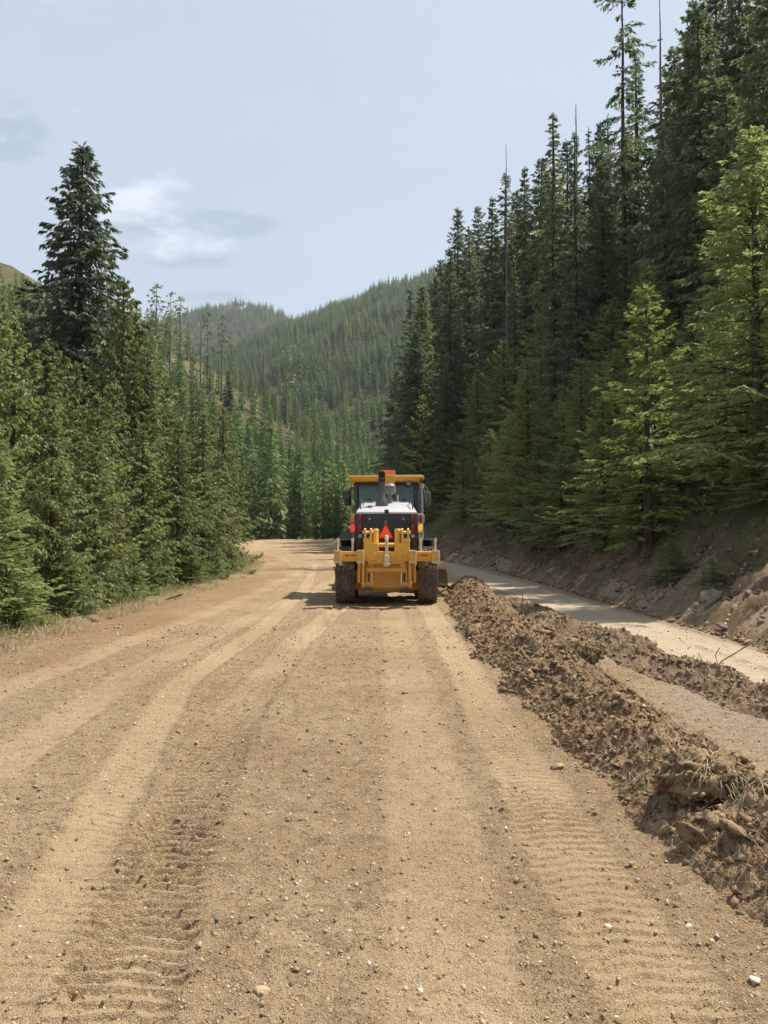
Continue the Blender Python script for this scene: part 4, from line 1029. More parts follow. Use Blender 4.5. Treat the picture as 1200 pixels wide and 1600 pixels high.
# ripper
beam = part('ripper_beam', S().box((0, -1.02, 1.16), (2.22, 0.20, 0.225), 0.018).prism([(-0.62, 1.25), (0.62, 1.25), (0.42, 1.42), (0.40, 1.46), (0.19, 1.46), (0.17, 1.27), (-0.17, 1.27), (-0.19, 1.46), (-0.40, 1.46), (-0.42, 1.42)], 'y', -1.105, -0.95, 0.008)
     .box((0, -1.03, 1.10), (0.84, 0.16, 0.22), 0.02), Y_)
for sx in (-1, 1):
    part('lug_plate', S().box((sx * 0.285, -1.135, 1.155), (0.14, 0.04, 0.17), 0.012).cyl((sx * 0.285, -1.15, 1.16), (sx * 0.285, -1.165, 1.16), 0.022, seg=10), Y_, beam)
    e = part('lifting_eye', S().lathe([(0.035, -0.02), (0.075, -0.02), (0.075, 0.02), (0.035, 0.02), (0.035, -0.02)], (0, 0, 0), 'x', 18), Y_, beam)
    e.location = (sx * 0.285, -1.05, 1.275); e.rotation_euler = (0, 0, math.pi / 2)
    for xx in (1.10, 0.585):     # shank pockets, their sunlit edges painted as pale strips
        pk = part('shank_pocket', S().box((sx * xx, -1.10, 1.16), (0.17, 0.30, 0.24), 0.015).box((sx * xx, -1.10, 1.045), (0.18, 0.32, 0.03), 0.01).box((sx * xx + 0.075, -1.255, 1.13), (0.03, 0.03, 0.34), 0.008)
                  .box((sx * xx, -1.255, 1.275), (0.17, 0.03, 0.03), 0.008), Y_, beam)
        part('lit_pocket_edge', S().box((sx * xx + 0.065, -1.272, 1.13), (0.04, 0.012, 0.33), 0.004).box((sx * xx - 0.02, -1.262, 1.285), (0.13, 0.02, 0.045), 0.01).box((sx * xx - 0.02, -1.262, 1.035), (0.14, 0.02, 0.05), 0.01), PALE, pk)
    for xx in (1.105, 0.775, 0.50):
        part('locking_pin', S().cyl((sx * xx, -1.0, 1.24), (sx * xx, -1.0, 1.50), 0.020).cyl((sx * xx, -1.0, 1.49), (sx * xx, -1.0, 1.575), 0.033, 0.028), PALE, beam)
    for k in range(7):
        if (sx < 0 and k == 3) or (sx > 0 and k == 1): continue
        part('decal_mark', S().box((sx * 0.82 + (k - 3) * 0.034, -1.123, 1.185), (0.027, 0.004, 0.042)), DECAL, beam, False)
for sx in (-1, 1):
    up = part('ripper_tower', S().prism([(-1.10, 1.30), (-0.92, 1.30), (-0.72, 1.64), (-0.72, 1.76), (-0.90, 1.80), (-1.08, 1.76)], 'x', sx * 0.49 - 0.022, sx * 0.49 + 0.022, 0.006)
              .prism([(-1.10, 1.30), (-0.92, 1.30), (-0.72, 1.64), (-0.72, 1.76), (-0.90, 1.80), (-1.08, 1.76)], 'x', sx * 0.355 - 0.022, sx * 0.355 + 0.022, 0.006)
              .box((sx * 0.422, -1.08, 1.42), (0.14, 0.03, 0.30), 0.006), Y_)
    part('tower_pin', S().cyl((sx * 0.30, -0.94, 1.70), (sx * 0.55, -0.94, 1.70), 0.038), PALE, up)
    part('lift_cylinder', S().cyl((sx * 0.255, -0.98, 1.26), (sx * 0.255, -0.86, 1.74), 0.075).cyl((sx * 0.255, -0.86, 1.73), (sx * 0.255, -0.85, 1.78), 0.085, 0.07), Y_)
    arm = part('ripper_arm', S().box((sx * 0.53, -0.98, 0.78), (0.07, 0.12, 0.66), 0.015).box((sx * 0.45, -0.90, 0.76), (0.05, 0.10, 0.62), 0.012).box((sx * 0.53, -0.72, 0.52), (0.07, 0.62, 0.12), 0.015), Y_)
    part('arm_pin', S().cyl((sx * 0.38, -0.96, 0.53), (sx * 0.58, -0.96, 0.53), 0.045).cyl((sx * 0.30, -0.92, 0.53), (sx * 0.40, -0.92, 0.53), 0.06), Y_, arm)
    part('cylinder_rod', S().cyl((sx * 0.335, -0.94, 0.52), (sx * 0.335, -0.94, 1.08), 0.024), CHROME, arm)
    part('arm_brace', S().box((sx * 0.64, -0.70, 0.82), (0.05, 0.40, 0.55), 0.015), Y_)
part('cross_tube', S().cyl((-0.44, -1.02, 0.855), (0.44, -1.02, 0.855), 0.058, seg=18), Y_)
part('upper_cross_tube', S().cyl((-0.34, -0.78, 1.41), (0.34, -0.78, 1.41), 0.055, seg=18), Y_)
part('back_guard_plate', S().box((0, -0.60, 0.68), (0.80, 0.05, 0.52), 0.01).box((0, -0.56, 1.02), (0.70, 0.05, 0.12), 0.01), Y_)
hitch = part('tow_hitch', S().box((0, -1.20, 1.06), (0.11, 0.10, 0.26), 0.02).box((0, -1.20, 0.985), (0.16, 0.14, 0.04), 0.012), PALE)
part('centre_shank', S().box((0, -1.13, 1.33), (0.072, 0.10, 0.46), 0.018).box((0, -1.10, 1.575), (0.085, 0.10, 0.13), 0.03, (-0.35, 0, 0)), PALE, hitch)

# front half: frame, circle, blade
part('main_frame', S().hexa([(-0.16, 3.9, 1.25), (0.16, 3.9, 1.25), (0.16, 5.4, 1.75), (-0.16, 5.4, 1.75), (-0.16, 3.9, 1.65), (0.16, 3.9, 1.65), (0.16, 5.4, 2.08), (-0.16, 5.4, 2.08)], 0.02)
     .hexa([(-0.16, 5.38, 1.752), (0.16, 5.38, 1.752), (0.16, 6.9, 0.9), (-0.16, 6.9, 0.9), (-0.16, 5.38, 2.078), (0.16, 5.38, 2.078), (0.16, 7.2, 1.3), (-0.16, 7.2, 1.3)], 0.02).box((0, 2.9, 1.30), (0.62, 2.2, 0.4), 0.03), Y_)
part('front_axle', S().box((0, 6.95, 0.74), (1.5, 0.22, 0.26), 0.04), Y_)
part('drawbar', S().box((-0.18, 5.3, 0.98), (0.14, 2.6, 0.16), 0.02, (0, 0, -0.1)).box((0.18, 5.3, 0.98), (0.14, 2.6, 0.16), 0.02, (0, 0, 0.1)), Y_)
part('blade_circle', S().lathe([(0.62, -0.06), (0.78, -0.06), (0.78, 0.06), (0.62, 0.06), (0.62, -0.06)], (0, 4.0, 0.86), 'z', 36), Y_)
for sx in (-1, 1): part('blade_lift_cylinder', S().cyl((sx * 0.42, 4.5, 1.1), (sx * 0.42, 4.6, 2.1), 0.06).cyl((sx * 0.5, 4.4, 0.9), (sx * 0.42, 4.5, 1.15), 0.035), Y_)
bl = S()
ang = [R(a) for a in np.linspace(-58, 50, 9)]
prof_b = [(0.42 * (1 - math.cos(a)), 0.36 + 0.42 * math.sin(a)) for a in ang]
poly = [(u - 0.014, v) for u, v in prof_b] + [(u + 0.014, v) for u, v in reversed(prof_b)]
bl.prism(poly, 'x', -1.85, 1.85)
blade = part('moldboard', bl, STEEL)
blade.location = (0.10, 4.0, 0.02); blade.rotation_euler = (0, 0, R(-28))
blade.scale = (1, -1, 1)
part('cutting_edge', S().box((0, 0.19, 0.03), (3.7, 0.03, 0.16), 0.004), STEEL, blade)
# ------------------------------------------------------------------ windrows of bladed soil
m_wind, nt, out = material('loose_dark_soil'); N = NT(nt)
p_ = N.pos()
n1 = N.noise(1.3, 6, 0.65, p_); n2 = N.noise(14.0, 6, 0.7, p_); n3 = N.noise(60, 3, 0.7, p_)
c = N.mix(N.ramp(n1, 0.35, 0.65), (0.19, 0.126, 0.070), (0.325, 0.226, 0.134))
c = N.mix(N.math('MULTIPLY', N.ramp(n2, 0.50, 0.70), 0.65), c, (0.37, 0.27, 0.165))
c = N.mix(N.math('MULTIPLY', N.ramp(n2, 0.50, 0.36), 0.85), c, (0.075, 0.047, 0.026))  # shade painted dark into the hollows of the bump
c = N.mix(N.math('MULTIPLY', N.attr('greysoil'), 0.6), c, (0.185, 0.145, 0.10))
N.bsdf(out, c, 0.97, spec=0.08, normal=N.bump(N.math('ADD', n2, N.math('MULTIPLY', n3, 0.6)), 1.0, 0.03))
def windrow(name, ypts, cpts, wpts, hpts, y0, y1, label, grey, seed, patch=0.0):
    ys = [y0]
    while ys[-1] < y1: ys.append(ys[-1] + max(0.014, 0.003 * ys[-1] + 0.003))
    ys = np.array(ys); us = np.linspace(-1.25, 1.25, 132)
    U, Yg = np.meshgrid(us, ys)
    wob = 0.14 * noise2(Yg * 0.55, seed) + 0.07 * noise2(Yg * 1.9, seed + 4)
    W = np.interp(Yg, ypts, wpts) * (1 + 0.25 * noise2(Yg * 0.8, seed + 9))
    Xg = np.interp(Yg, ypts, cpts) + wob + U * W
    hh = np.interp(Yg, ypts, hpts) * (1 + 0.35 * noise2(Yg * 0.9, seed + 2) + patch * noise2(Yg * 0.7, seed + 21))
    base = np.clip(1 - np.abs(U) ** 1.7, 0, 1)
    big = fbm(Xg * 1.8, Yg * 1.6, 4, 0.6); lump = 1 - np.abs(noise2(Xg * 4.2 + seed, Yg * 4.2)) * 2.2
    med = 1 - np.abs(noise2(Xg * 9.5, Yg * 9.5 + seed)) * 2; fine = noise2(Xg * 24, Yg * 24); vf = noise2(Xg * 48, Yg * 48)
    z = hh * (base * (1 + 0.30 * big)) + np.sqrt(np.clip(base, 0, 1)) * (0.055 * lump + 0.036 * med + 0.030 * fine + 0.016 * vf)
    steps = 0.05 * np.tanh(6 * noise2(Xg * 2.6 + 31, Yg * 2.2)) * base
    z = z + steps
    rs, _, _ = road_surface(Xg, Yg, False)
    edge = sstep(1.0, 1.22, np.abs(U) + 0.10 * noise2(Xg * 3, Yg * 3))
    endf = np.maximum(sstep(y0 + 0.6, y0, Yg), sstep(y1 - 1.0, y1, Yg))
    Z = rs + 0.015 + z * (1 - edge) - 0.09 * edge - 0.4 * endf
    me = np_mesh(name, np.stack([Xg.ravel(), Yg.ravel(), Z.ravel()], 1), grid_faces(*Xg.shape), [m_wind], True)
    fattr(me, 'greysoil', np.full(Xg.size, grey))
    o = mobj(name, me); tag(o, label, 'soil', kind='stuff')
    return Xg, Yg, Z, base
W1 = windrow('soil_windrow', [1, 3, 5.5, 8, 12, 16, 20, 23], [2.0, 1.96, 1.92, 1.92, 1.95, 2.05, 2.25, 2.35], [0.43, 0.44, 0.49, 0.56, 0.64, 0.65, 0.61, 0.6], [0.15, 0.15, 0.16, 0.17, 0.21, 0.28, 0.37, 0.45], 0.9, 22.6,
             'long ridge of loose dark brown soil and roots bladed beside the grader', 0.15, 3.0)
W2 = windrow('soil_windrow', [4, 6, 8, 11, 14, 18], [4.1, 3.80, 3.55, 3.35, 3.12, 2.95], [0.30, 0.38, 0.42, 0.42, 0.42, 0.4], [0.0, 0.02, 0.06, 0.08, 0.08, 0.06], 4.2, 18.5,
             'lower grey brown ridge of soil between the long ridge and the far wheel track', 0.85, 12.0, 1.0)

# rock shapes
def rock_shape(seed, sub=1, flatz=0.7, rough=0.28):
    t = bmesh.new(); bmesh.ops.create_icosphere(t, subdivisions=sub, radius=1.0)
    r = random.Random(seed); ph = [r.random() * 9 for _ in range(6)]
    for v in t.verts:
        d = 1 + rough * (math.sin(v.co.x * 2.7 + ph[0]) * math.cos(v.co.y * 3.1 + ph[1]) + 0.7 * math.sin(v.co.z * 3.7 + ph[2] + v.co.x * 2)) + r.uniform(-rough, rough) * 0.55
        v.co = v.co * d; v.co.z *= flatz
    V = np.array([v.co[:] for v in t.verts]); F = np.array([[v.index for v in f.verts] for f in t.faces]); t.free()
    return V, F
ROCKS = [rock_shape(i, 1, 0.55 + 0.06 * i, 0.22 + 0.03 * (i % 3)) for i in range(8)]
def soup(name, P, size, mats, rng, sq=(0.7, 1.3), mat_pick=None, shapes=ROCKS):
    """many small stones as one mesh"""
    VV, FF, MI = [], [], []; off = 0; ns = len(shapes); n = len(P)
    for k in range(ns):
        ii = np.arange(k, n, ns); m = len(ii)
        if not m: continue
        V, F = shapes[k]
        v = V[None] * (size[ii][:, None, None] * rng.uniform(sq[0], sq[1], (m, 1, 3)))
        a = rng.random(m) * 6.283; ca, sa = np.cos(a)[:, None], np.sin(a)[:, None]
        x = v[..., 0] * ca - v[..., 1] * sa; y = v[..., 0] * sa + v[..., 1] * ca
        z = v[..., 2] + x * rng.uniform(-0.6, 0.6, (m, 1)) + y * rng.uniform(-0.4, 0.4, (m, 1))
        VV.append((np.stack([x, y, z], -1) + P[ii][:, None]).reshape(-1, 3))
        FF.append((F[None] + off + (np.arange(m) * len(V))[:, None, None]).reshape(-1, 3)); off += m * len(V)
        if mat_pick is not None: MI.append(np.repeat(mat_pick[ii], len(F)))
    return np_mesh(name, np.concatenate(VV), np.concatenate(FF), mats, False, np.concatenate(MI) if MI else None)
TETRA = [rock_shape(40 + i, 1, 0.7, 0.4) for i in range(3)]
def octa(seed):
    r = np.random.default_rng(seed)
    V = np.array([(1, 0, 0), (0, 1, 0), (-1, 0, 0), (0, -1, 0), (0, 0, 0.8), (0, 0, -0.8)], float) * (0.75 + 0.5 * r.random((6, 1))) + r.normal(0, 0.12, (6, 3))
    return V, np.array([(0, 1, 4), (1, 2, 4), (2, 3, 4), (3, 0, 4), (1, 0, 5), (2, 1, 5), (3, 2, 5), (0, 3, 5)])
OCTA = [octa(i) for i in range(10)]
def stone_mat(name, c1, c2, sc=18):
    m, nt, out = material(name); N = NT(nt)
    nz = N.noise(sc, 5, 0.65, N.pos()); oi = N.n('ShaderNodeObjectInfo')
    c = N.mix(N.math('ADD', N.ramp(nz, 0.3, 0.7), N.math('MULTIPLY', N.math('SUBTRACT', oi.outputs['Random'], 0.5), 0.5), clamp=True), c1, c2)
    N.bsdf(out, c, 0.9, spec=0.2, normal=N.bump(nz, 0.5, 0.02)); return m
M_CLOD = stone_mat('soil_clod', (0.135, 0.088, 0.049), (0.325, 0.228, 0.133), 25)
M_PALE = stone_mat('pale_gravel', (0.34, 0.29, 0.22), (0.54, 0.48, 0.39), 9)
M_TAN = stone_mat('tan_gravel', (0.26, 0.185, 0.11), (0.46, 0.35, 0.22), 9)
M_DARKST = stone_mat('dark_gravel', (0.09, 0.075, 0.06), (0.20, 0.16, 0.12), 9)
M_ROCK = stone_mat('bank_rock', (0.115, 0.092, 0.070), (0.265, 0.22, 0.17), 5)
rng = np.random.default_rng(9)
# clods over the windrows
def clods(W, n, smin, smax, name, label, ymax):
    Xg, Yg, Z, base = W
    w = (Yg[:, 0] < ymax).sum(); ii = (w * rng.random(n) ** 0.9).astype(int); jj = rng.integers(8, Xg.shape[1] - 8, n)
    sz = smin + (smax - smin) * rng.random(n) ** 6
    sz = sz * np.clip(Yg[ii, jj] / 6, 0.75, 1.35)
    P = np.stack([Xg[ii, jj], Yg[ii, jj], np.maximum(Z[ii, jj], -0.02) + sz * 0.25], 1)
    me = soup(name, P, sz, [M_CLOD, M_TAN], rng, (0.5, 1.5), (rng.random(n) < 0.04).astype(int), OCTA)
    o = mobj(name, me); tag(o, label, 'soil', kind='stuff')
clods(W1, 24000, 0.005, 0.036, 'soil_clods', 'crumbled clods and stones covering the long soil ridge', 22)
clods(W2, 6000, 0.005, 0.030, 'soil_clods', 'crumbled clods on the lower grey soil ridge', 18)
def big_clods(W, n, name, label, y0, y1):
    Xg, Yg, Z, base = W
    i0 = np.searchsorted(Yg[:, 0], y0); i1 = np.searchsorted(Yg[:, 0], y1)
    ii = rng.integers(i0, i1, n); jj = rng.integers(20, Xg.shape[1] - 20, n); sz = 0.03 + 0.05 * rng.random(n) ** 2
    P = np.stack([Xg[ii, jj], Yg[ii, jj], Z[ii, jj] - 0.01], 1)
    tag(mobj(name, soup(name, P, sz, [m_wind], rng, (0.6, 1.5), None, [rock_shape(700 + q, 2, 0.6, 0.42) for q in range(6)])), label, 'soil', kind='stuff')
big_clods(W1, 130, 'soil_lumps', 'bigger dark lumps of soil scattered along the long soil ridge', 2.5, 20)
big_clods(W2, 30, 'soil_lumps', 'bigger lumps of soil scattered along the lower soil ridge', 5, 17)
# roots and dry grass strands in the ridges
M_STRAW = foliage_mat('dry_straw', (0.30, 0.235, 0.13), (0.50, 0.42, 0.26), 0.2, 0.5)
M_ROOT = foliage_mat('root_fibre', (0.10, 0.066, 0.040), (0.24, 0.17, 0.10), 0.1, 0.5)
def strands(P, D, ln, w, segs=3, sag=0.5, curl=None):
    n = len(P); S_ = norm(np.cross(D, np.array([0.1, 0.2, 1.0])))
    C = curl if curl is not None else rng.normal(0, 0.35, (n, 3))
    V = np.zeros((n, segs + 1, 2, 3))
    for i in range(segs + 1):
        t = i / segs
        c = P + D * (ln * t)[:, None] + C * (ln * t * t)[:, None]; c[:, 2] -= sag * ln * t * t
        ww = w * (1 - 0.8 * t)
        V[:, i, 0] = c + S_ * ww[:, None]; V[:, i, 1] = c - S_ * ww[:, None]
    V = V.reshape(-1, 3); b = np.arange(n) * (segs + 1) * 2
    F = np.concatenate([np.stack([b + 2 * i, b + 2 * i + 1, b + 2 * i + 3, b + 2 * i + 2], 1) for i in range(segs)])
    return V, F
def fibres(W, n, ymax, name, label, mat, l0, l1, wd):
    Xg, Yg, Z, base = W
    w = (Yg[:, 0] < ymax).sum(); ii = (w * rng.random(n) ** 0.8).astype(int); jj = rng.integers(14, Xg.shape[1] - 14, n)
    P = np.stack([Xg[ii, jj], Yg[ii, jj], Z[ii, jj] + 0.004], 1)
    D = norm(np.stack([rng.normal(0, 1, n), rng.normal(0, 1, n), 0.15 + 0.5 * rng.random(n)], 1))
    V, F = strands(P, D, l0 + (l1 - l0) * rng.random(n) ** 2, wd * (0.6 + 0.8 * rng.random(n)), 3, 0.5)
    tag(mobj(name, np_mesh(name, V, F, [mat])), label, 'roots', kind='stuff')
fibres(W1, 9000, 17, 'root_fibres', 'fine brown roots tangled in the long soil ridge', M_ROOT, 0.05, 0.22, 0.0022)
fibres(W1, 2600, 15, 'dry_straw', 'pale dry grass stems lying in the long soil ridge', M_STRAW, 0.05, 0.26, 0.0020)
fibres(W2, 1300, 15, 'dry_straw', 'pale dry grass stems lying in the lower soil ridge', M_STRAW, 0.05, 0.26, 0.0022)
# torn grass sod lying on the ridge
def sod(x, y, r, label):
    base_z = float(np.interp(y, W1[1][:, 0], W1[2][:, W1[2].shape[1] // 2]))
    e = empty('sod_clump', (x, y, base_z - 0.02)); tag(e, label, 'sod', group='torn sods on the soil ridge')
    t = bmesh.new(); bmesh.ops.create_icosphere(t, subdivisions=4, radius=1.0)
    V = np.array([v.co[:] for v in t.verts]); F = np.array([[v.index for v in f.verts] for f in t.faces]); t.free()
    k = 1 + 0.32 * fbm(V[:, 0] * 2.3 + x * 9, V[:, 1] * 2.3 + V[:, 2] * 2, 4, 0.75) + 0.10 * noise2(V[:, 0] * 11 + V[:, 2] * 7, V[:, 1] * 11)
    V = V * k[:, None] * np.array([r * 1.15, r, r * 0.62])
    nc = 500; kk = rng.integers(0, len(V), nc)
    crumbs = mobj('soil_crumbs', soup('soil_crumbs', V[kk], 0.006 + 0.022 * rng.random(nc) ** 3, [M_CLOD], rng, (0.5, 1.5), None, OCTA), e); crumbs['kind'] = 'stuff'
    mobj('soil_lump', np_mesh('soil_lump', V, F, [m_wind], False), e)
    n = 260; a = rng.random(n) * 6.283; rr = r * rng.random(n) ** 0.5
    P = np.stack([rr * np.cos(a) * 1.1, rr * np.sin(a), r * 0.50 * (1 - (rr / r) ** 2) + 0.02], 1)
    D = norm(np.stack([np.cos(a) * 0.9 + rng.normal(0, 0.5, n), np.sin(a) * 0.9 + rng.normal(0, 0.5, n), 0.2 + 0.7 * rng.random(n)], 1))
    v, f = strands(P, D, 0.06 + 0.13 * rng.random(n), 0.002 + 0.0015 * rng.random(n), 4, 0.75)
    mobj('grass_blades', np_mesh('grass_blades', v, f, [M_STRAW]), e)
    v, f = strands(P[:70], D[:70], 0.05 + 0.09 * rng.random(70), np.full(70, 0.0022), 4, 0.5)
    mobj('green_blades', np_mesh('green_blades', v, f, [M_GRASS]), e)
M_GRASS = foliage_mat('verge_grass', (0.13, 0.17, 0.04), (0.24, 0.27, 0.08), 0.3, 0.4)
sod(1.80, 4.35, 0.21, 'large overturned grass sod on the soil ridge with pale stems and a dark hollow')
sod(2.12, 4.15, 0.17, 'smaller torn sod on the soil ridge beside the largest sod')
sod(1.88, 6.6, 0.18, 'torn sod on the soil ridge halfway towards the grader')
sod(2.30, 9.0, 0.22, 'torn sod at the outer foot of the soil ridge before the grader')
sod(1.70, 8.3, 0.15, 'small torn sod low on the road side of the soil ridge')
# twigs standing out of the lower ridge
def stick(x, y, z, pts, r, label, branches=()):
    s = S().tube([(a, b, c) for a, b, c in pts], r, 5)
    e = empty('dead_branch', (x, y, z)); tag(e, label, 'branch')
    s.build('stem', M_ROOTW, e)
    for p in branches: S().tube(p, r * 0.6, 5).build('twig', M_ROOTW, e)
M_ROOTW = bark_mat('dead_branch_wood', (0.10, 0.075, 0.05), (0.22, 0.18, 0.13))
stick(3.55, 8.3, 0.16, [(0, 0, 0), (0.08, 0, 0.10), (0.24, 0.05, 0.17), (0.48, 0.1, 0.30)], 0.008, 'small forked dead branch sticking out of the lower soil ridge', [[(0.04, 0, 0.05), (0.02, 0.02, 0.16), (0.07, 0.02, 0.24)], [(0.0, 0, 0.02), (-0.12, 0.03, 0.10), (-0.16, 0.03, 0.18)]])
stick(2.62, 14.6, 0.25, [(0, 0, 0), (0.01, 0, 0.15), (0.0, 0.02, 0.34)], 0.008, 'upright thin stick in the soil ridge near the grader')
stick(-5.35, 18.9, 0.05, [(0, 0, 0), (0.2, -0.1, 0.06), (0.45, -0.15, 0.14)], 0.022, 'pale broken branch at the foot of the verge cedars', [[(0.2, -0.1, 0.06), (0.3, -0.2, 0.02)]])
stick(-5.9, 11.6, 0.05, [(0, 0, 0), (-0.2, 0.3, 0.12), (-0.25, 0.7, 0.28), (-0.2, 0.9, 0.34)], 0.018, 'bleached curved branch in the dry verge grass at the picture edge', [[(-0.2, 0.3, 0.12), (0.0, 0.5, 0.16)]])

# ------------------------------------------------------------------ gravel on the road
n = 46000
d = 1.9 + 12 * rng.random(n) ** 1.9
x = (rng.random(n) - 0.5) * 1.15 * d
sz = (0.0026 + 0.010 * rng.random(n) ** 6) * (0.75 + 0.11 * d)
zz, pl, lo = road_surface(x, d)
keep = (rng.random(n) < 0.30 + 0.7 * lo) & (x > -5.4) & (x < 5.6)
P = np.stack([x, d, zz - sz * 0.05], 1)[keep]; sz = sz[keep]
me = soup('road_gravel', P, sz, [M_CLOD, M_TAN, M_PALE, M_DARKST], rng, (0.7, 1.35), rng.choice([0, 0, 0, 0, 0, 1, 1, 1, 1, 1, 1, 1, 2], len(P)), OCTA)
tag(mobj('road_gravel', me), 'loose gravel and crumbs of soil strewn over the road', 'gravel', kind='stuff')
# stones one can pick out
STONES = [(868, 1200, 0.055, 'rounded brown stone at the foot of the soil ridge', 1), (70, 1588, 0.030, 'white angular stone at the bottom corner of the road', 2), (415, 1535, 0.036, 'half-buried tan stone in the road near the bottom edge', 1),
          (632, 1081, 0.045, 'dark stone lying in the middle of the road between the wheel tracks', 3), (480, 1199, 0.030, 'small dark stone right of the deep tyre print', 3), (945, 1433, 0.020, 'white pebble by the right tyre track', 2),
          (1068, 1438, 0.02, 'white pebble low on the soil ridge side', 2), (346, 1422, 0.032, 'dark clod beside the deep tyre print', 3), (1168, 1523, 0.026, 'pale pebble at the lower right by the soil ridge', 2), (545, 1012, 0.05, 'brown clod on the road behind the grader', 0), (602, 1033, 0.05, 'dark clod on the road straight behind the grader', 3)]
for px, py, s_, lab, mi in STONES:
    dd = CAM_Z * F_PX / (py - HORIZON); xx = at(px, dd)
    zz = float(road_surface(np.array([xx]), np.array([dd]))[0][0])
    V, F = rock_shape(px, 2, 0.45, 0.32); s_ *= 0.8
    o = mobj('stone', np_mesh('stone', V * s_, F, [(M_CLOD, M_TAN, M_PALE, M_DARKST)[mi]], False), None, (xx, dd, zz + s_ * 0.1)); tag(o, lab, 'stone')
# slabs of soil thrown off the blade beside the rear wheel
for k, (xx, yy, s_) in enumerate([(1.55, 20.6, 0.24), (1.75, 20.0, 0.20), (1.62, 21.4, 0.28), (1.95, 21.0, 0.24), (1.5, 19.4, 0.15)]):
    V, F = rock_shape(500 + k, 2, 0.30, 0.20); s_ *= 0.7
    o = mobj('soil_slab', np_mesh('soil_slab', V * s_, F, [M_CLOD], False), None, (xx, yy, 0.12 + 0.03 * k)); o.rotation_euler = (0.5, 0.4, k)
    tag(o, ('broken soil slab leaning nearest the right rear tyre', 'low soil slab on the ridge just behind the blade', 'large soil slab ahead of the right rear tyre', 'soil slab farthest out beside the rear tyre', 'smallest soil slab at the foot of the rear tyre')[k], 'soil slab', 'soil slabs by the rear tyre')

# ------------------------------------------------------------------ rocks and brush on the cut bank
n = 6000
yy = 5 + 48 * rng.random(n) ** 1.2; uu = 2.6 * rng.random(n) ** 1.6 - 0.12
xx = smooth_c(yy) + road_hw(yy) + uu
sz = 0.012 + 0.055 * rng.random(n) ** 3
P = np.stack([xx, yy, H(xx, yy) + 0.0 + 0.05 * rng.random(n)], 1)
me = soup('bank_rubble', P, sz, [M_ROCK, M_CLOD, M_TAN], rng, (0.6, 1.6), rng.choice([0, 1, 1, 1, 1, 2], n), OCTA)
tag(mobj('bank_rubble', me), 'broken stones and clods strewn over the cut bank', 'rubble', kind='stuff')
brng = np.random.default_rng(21)
rock_me = []; bank_rocks = []
for k in range(6):
    V, F = rock_shape(600 + k, 2, 0.5, 0.3); rock_me.append(np_mesh('boulder', V, F, [M_ROCK], False))
for k, (px, py, s_, lab) in enumerate([(1085, 926, 0.20, 'pale boulder low on the cut bank'), (1108, 932, 0.20, 'flat grey boulder beside the pale boulder on the cut bank'), (1110, 944, 0.16, 'flat tilted slab of rock at the foot of the cut bank'),
                                      (1145, 930, 0.17, 'grey rock half buried beside the fresh dirt of the cut bank'), (1192, 918, 0.22, 'largest pale boulder in the cut bank at the picture edge'), (968, 922, 0.16, 'grey rock low in the middle of the cut bank')]
                                     + [(0, 0, 0, '')] * 34):
    if lab:
        # where the sight line meets the bank
        for dd in np.arange(8, 40, 0.05):
            x_ = at(px, dd); z_ = CAM_Z + (HORIZON - py) / F_PX * dd
            if z_ < Hs(x_, dd): break
        x0, y0, g = x_, dd, None
    else:
        y0 = 12 + 40 * brng.random(); u0 = 0.1 + 1.7 * brng.random(); x0 = float(smooth_c(np.array(y0)) + road_hw(np.array(y0))) + u0
        s_ = 0.07 + 0.10 * brng.random(); lab = 'angular grey rock lying on the slope of the cut bank'; g = 'rocks on the cut bank'
    o = mobj('rock', rock_me[k % 6], None, (x0, y0, Hs(x0, y0) + 0.0)); o.rotation_euler = (brng.normal(0, 0.3), -0.5 + brng.normal(0, 0.2), brng.random() * 6.28)
    s_ *= 0.75; o.scale = (s_ * 1.5, s_ * 1.1, s_ * 0.9); tag(o, lab, 'rock', g)
    if g: bank_rocks.append((600 + x0 / y0 * F_PX, o))

for i, (px, o) in enumerate(sorted(bank_rocks, key=lambda t: t[0])): o['label'] = 'small angular rock on the cut bank slope, %s counting from the grader' % ordinal(i)
# grass and dry brush
def blades(name, P, ln, wd, mat, label, lean=0.5, cat='grass'):
    n = len(P); D = norm(np.stack([rng.normal(0, lean, n), rng.normal(0, lean, n), np.ones(n)], 1))
    V, F = strands(P, D, ln, wd, 3, 0.25)
    tag(mobj(name, np_mesh(name, V, F, [mat])), label, cat, kind='stuff')
def verge_pts(n, y0, y1, u0, u1, pw=1.0):
    y = y0 + (y1 - y0) * rng.random(n) ** 1.3; u = u0 + (u1 - u0) * rng.random(n) ** pw
    u = u + 0.2 * noise2(y * 0.9, 5.0)
    x = smooth_c(y) - road_hw(y) - u
    k = noise2(x * 0.8, y * 0.6) > -0.25
    return np.stack([x, y, H(x, y) + 0.0], 1)[k]
P = verge_pts(16000, 6, 40, 0.25, 2.2, 1.4); blades('verge_grass', P, 0.10 + 0.20 * rng.random(len(P)), 0.0035 + 0.003 * rng.random(len(P)), M_GRASS, 'short green grass along the verge under the cedars')
P = verge_pts(20000, 6, 46, -0.3, 0.7); blades('dry_grass', P, 0.06 + 0.22 * rng.random(len(P)), 0.003 + 0.003 * rng.random(len(P)), M_STRAW, 'dry straw coloured grass fringing the road edge', 1.3)
n = 5000; y = 8 + 40 * rng.random(n); u = 0.9 + 3.6 * rng.random(n); x = smooth_c(y) + road_hw(y) + u
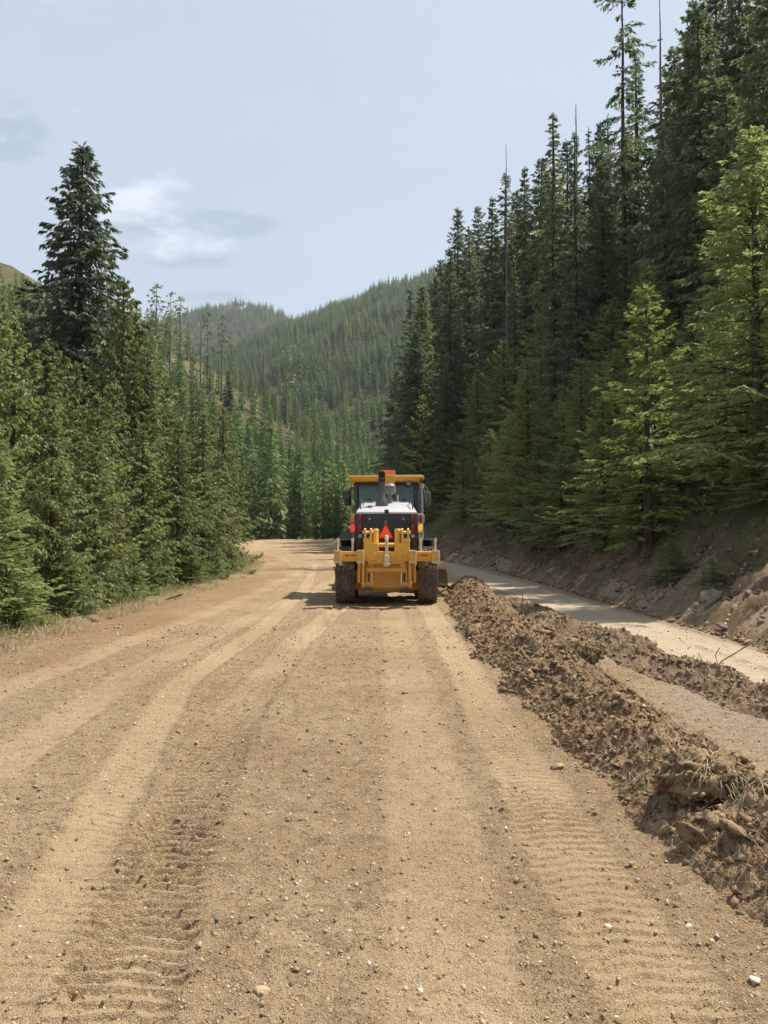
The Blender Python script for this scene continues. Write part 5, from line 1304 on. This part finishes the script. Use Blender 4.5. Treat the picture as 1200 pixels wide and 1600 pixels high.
k = fbm(x * 0.6, y * 0.6, 3) > -0.05
P = np.stack([x, y, H(x, y)], 1)[k]
blades('bank_weeds', P, 0.10 + 0.25 * rng.random(len(P)), 0.006 + 0.004 * rng.random(len(P)), M_GRASS, 'weeds scattered over the upper cut bank', 0.8)
n = 1600; y = 9 + 40 * rng.random(n); u = 0.5 + 3.6 * rng.random(n); x = smooth_c(y) + road_hw(y) + u
P = np.stack([x, y, H(x, y) + 0.05], 1); D = norm(rng.normal(0, 1, (n, 3)) * np.array([1, 1, 0.35]) + np.array([-0.2, 0, 0.1]))
V, F = strands(P, D, 0.25 + 0.8 * rng.random(n) ** 2, 0.006 + 0.008 * rng.random(n), 4, 0.3)
tag(mobj('brush', np_mesh('brush', V, F, [M_ROOTW])), 'dead twigs and brush littering the cut bank', 'brush', kind='stuff')
# small bushes on the bank
for px, py, hh, lab in [(1050, 905, 0.75, 'low dark green bush on the face of the cut bank'), (1112, 915, 0.5, 'small green sprig of fir beside the boulders of the cut bank'), (925, 845, 0.6, 'low bush at the top edge of the cut bank under the firs')]:
    for dd in np.arange(8, 40, 0.05):
        x_ = at(px, dd)
        if CAM_Z + (HORIZON - py) / F_PX * dd < Hs(x_, dd): break
    place(P_YOUNG[3], 'bank_bush', x_, dd, hh * 1.3, lab, 'bush', wide=1.9)

# ------------------------------------------------------------------ haze
hz, nt, out = material('valley_haze')
pv = nt.nodes.new('ShaderNodeVolumePrincipled')
pv.inputs['Color'].default_value = (0.80, 0.88, 0.97, 1)
pv.inputs['Density'].default_value = HAZE_D
pv.inputs['Anisotropy'].default_value = 0.2
nt.links.new(pv.outputs[0], out.inputs['Volume'])
me = bpy.data.meshes.new('haze')
bmh = bmesh.new(); bmesh.ops.create_cube(bmh, size=1.0)
for v in bmh.verts: v.co = Vector((v.co.x * 9400, v.co.y * 8000 + 1900, -40 + (v.co.z + 0.5) * 640))
bmh.to_mesh(me); bmh.free(); me.materials.append(hz)
tag(mobj('haze', me), 'thin pale blue haze filling the valley air', kind='stuff')
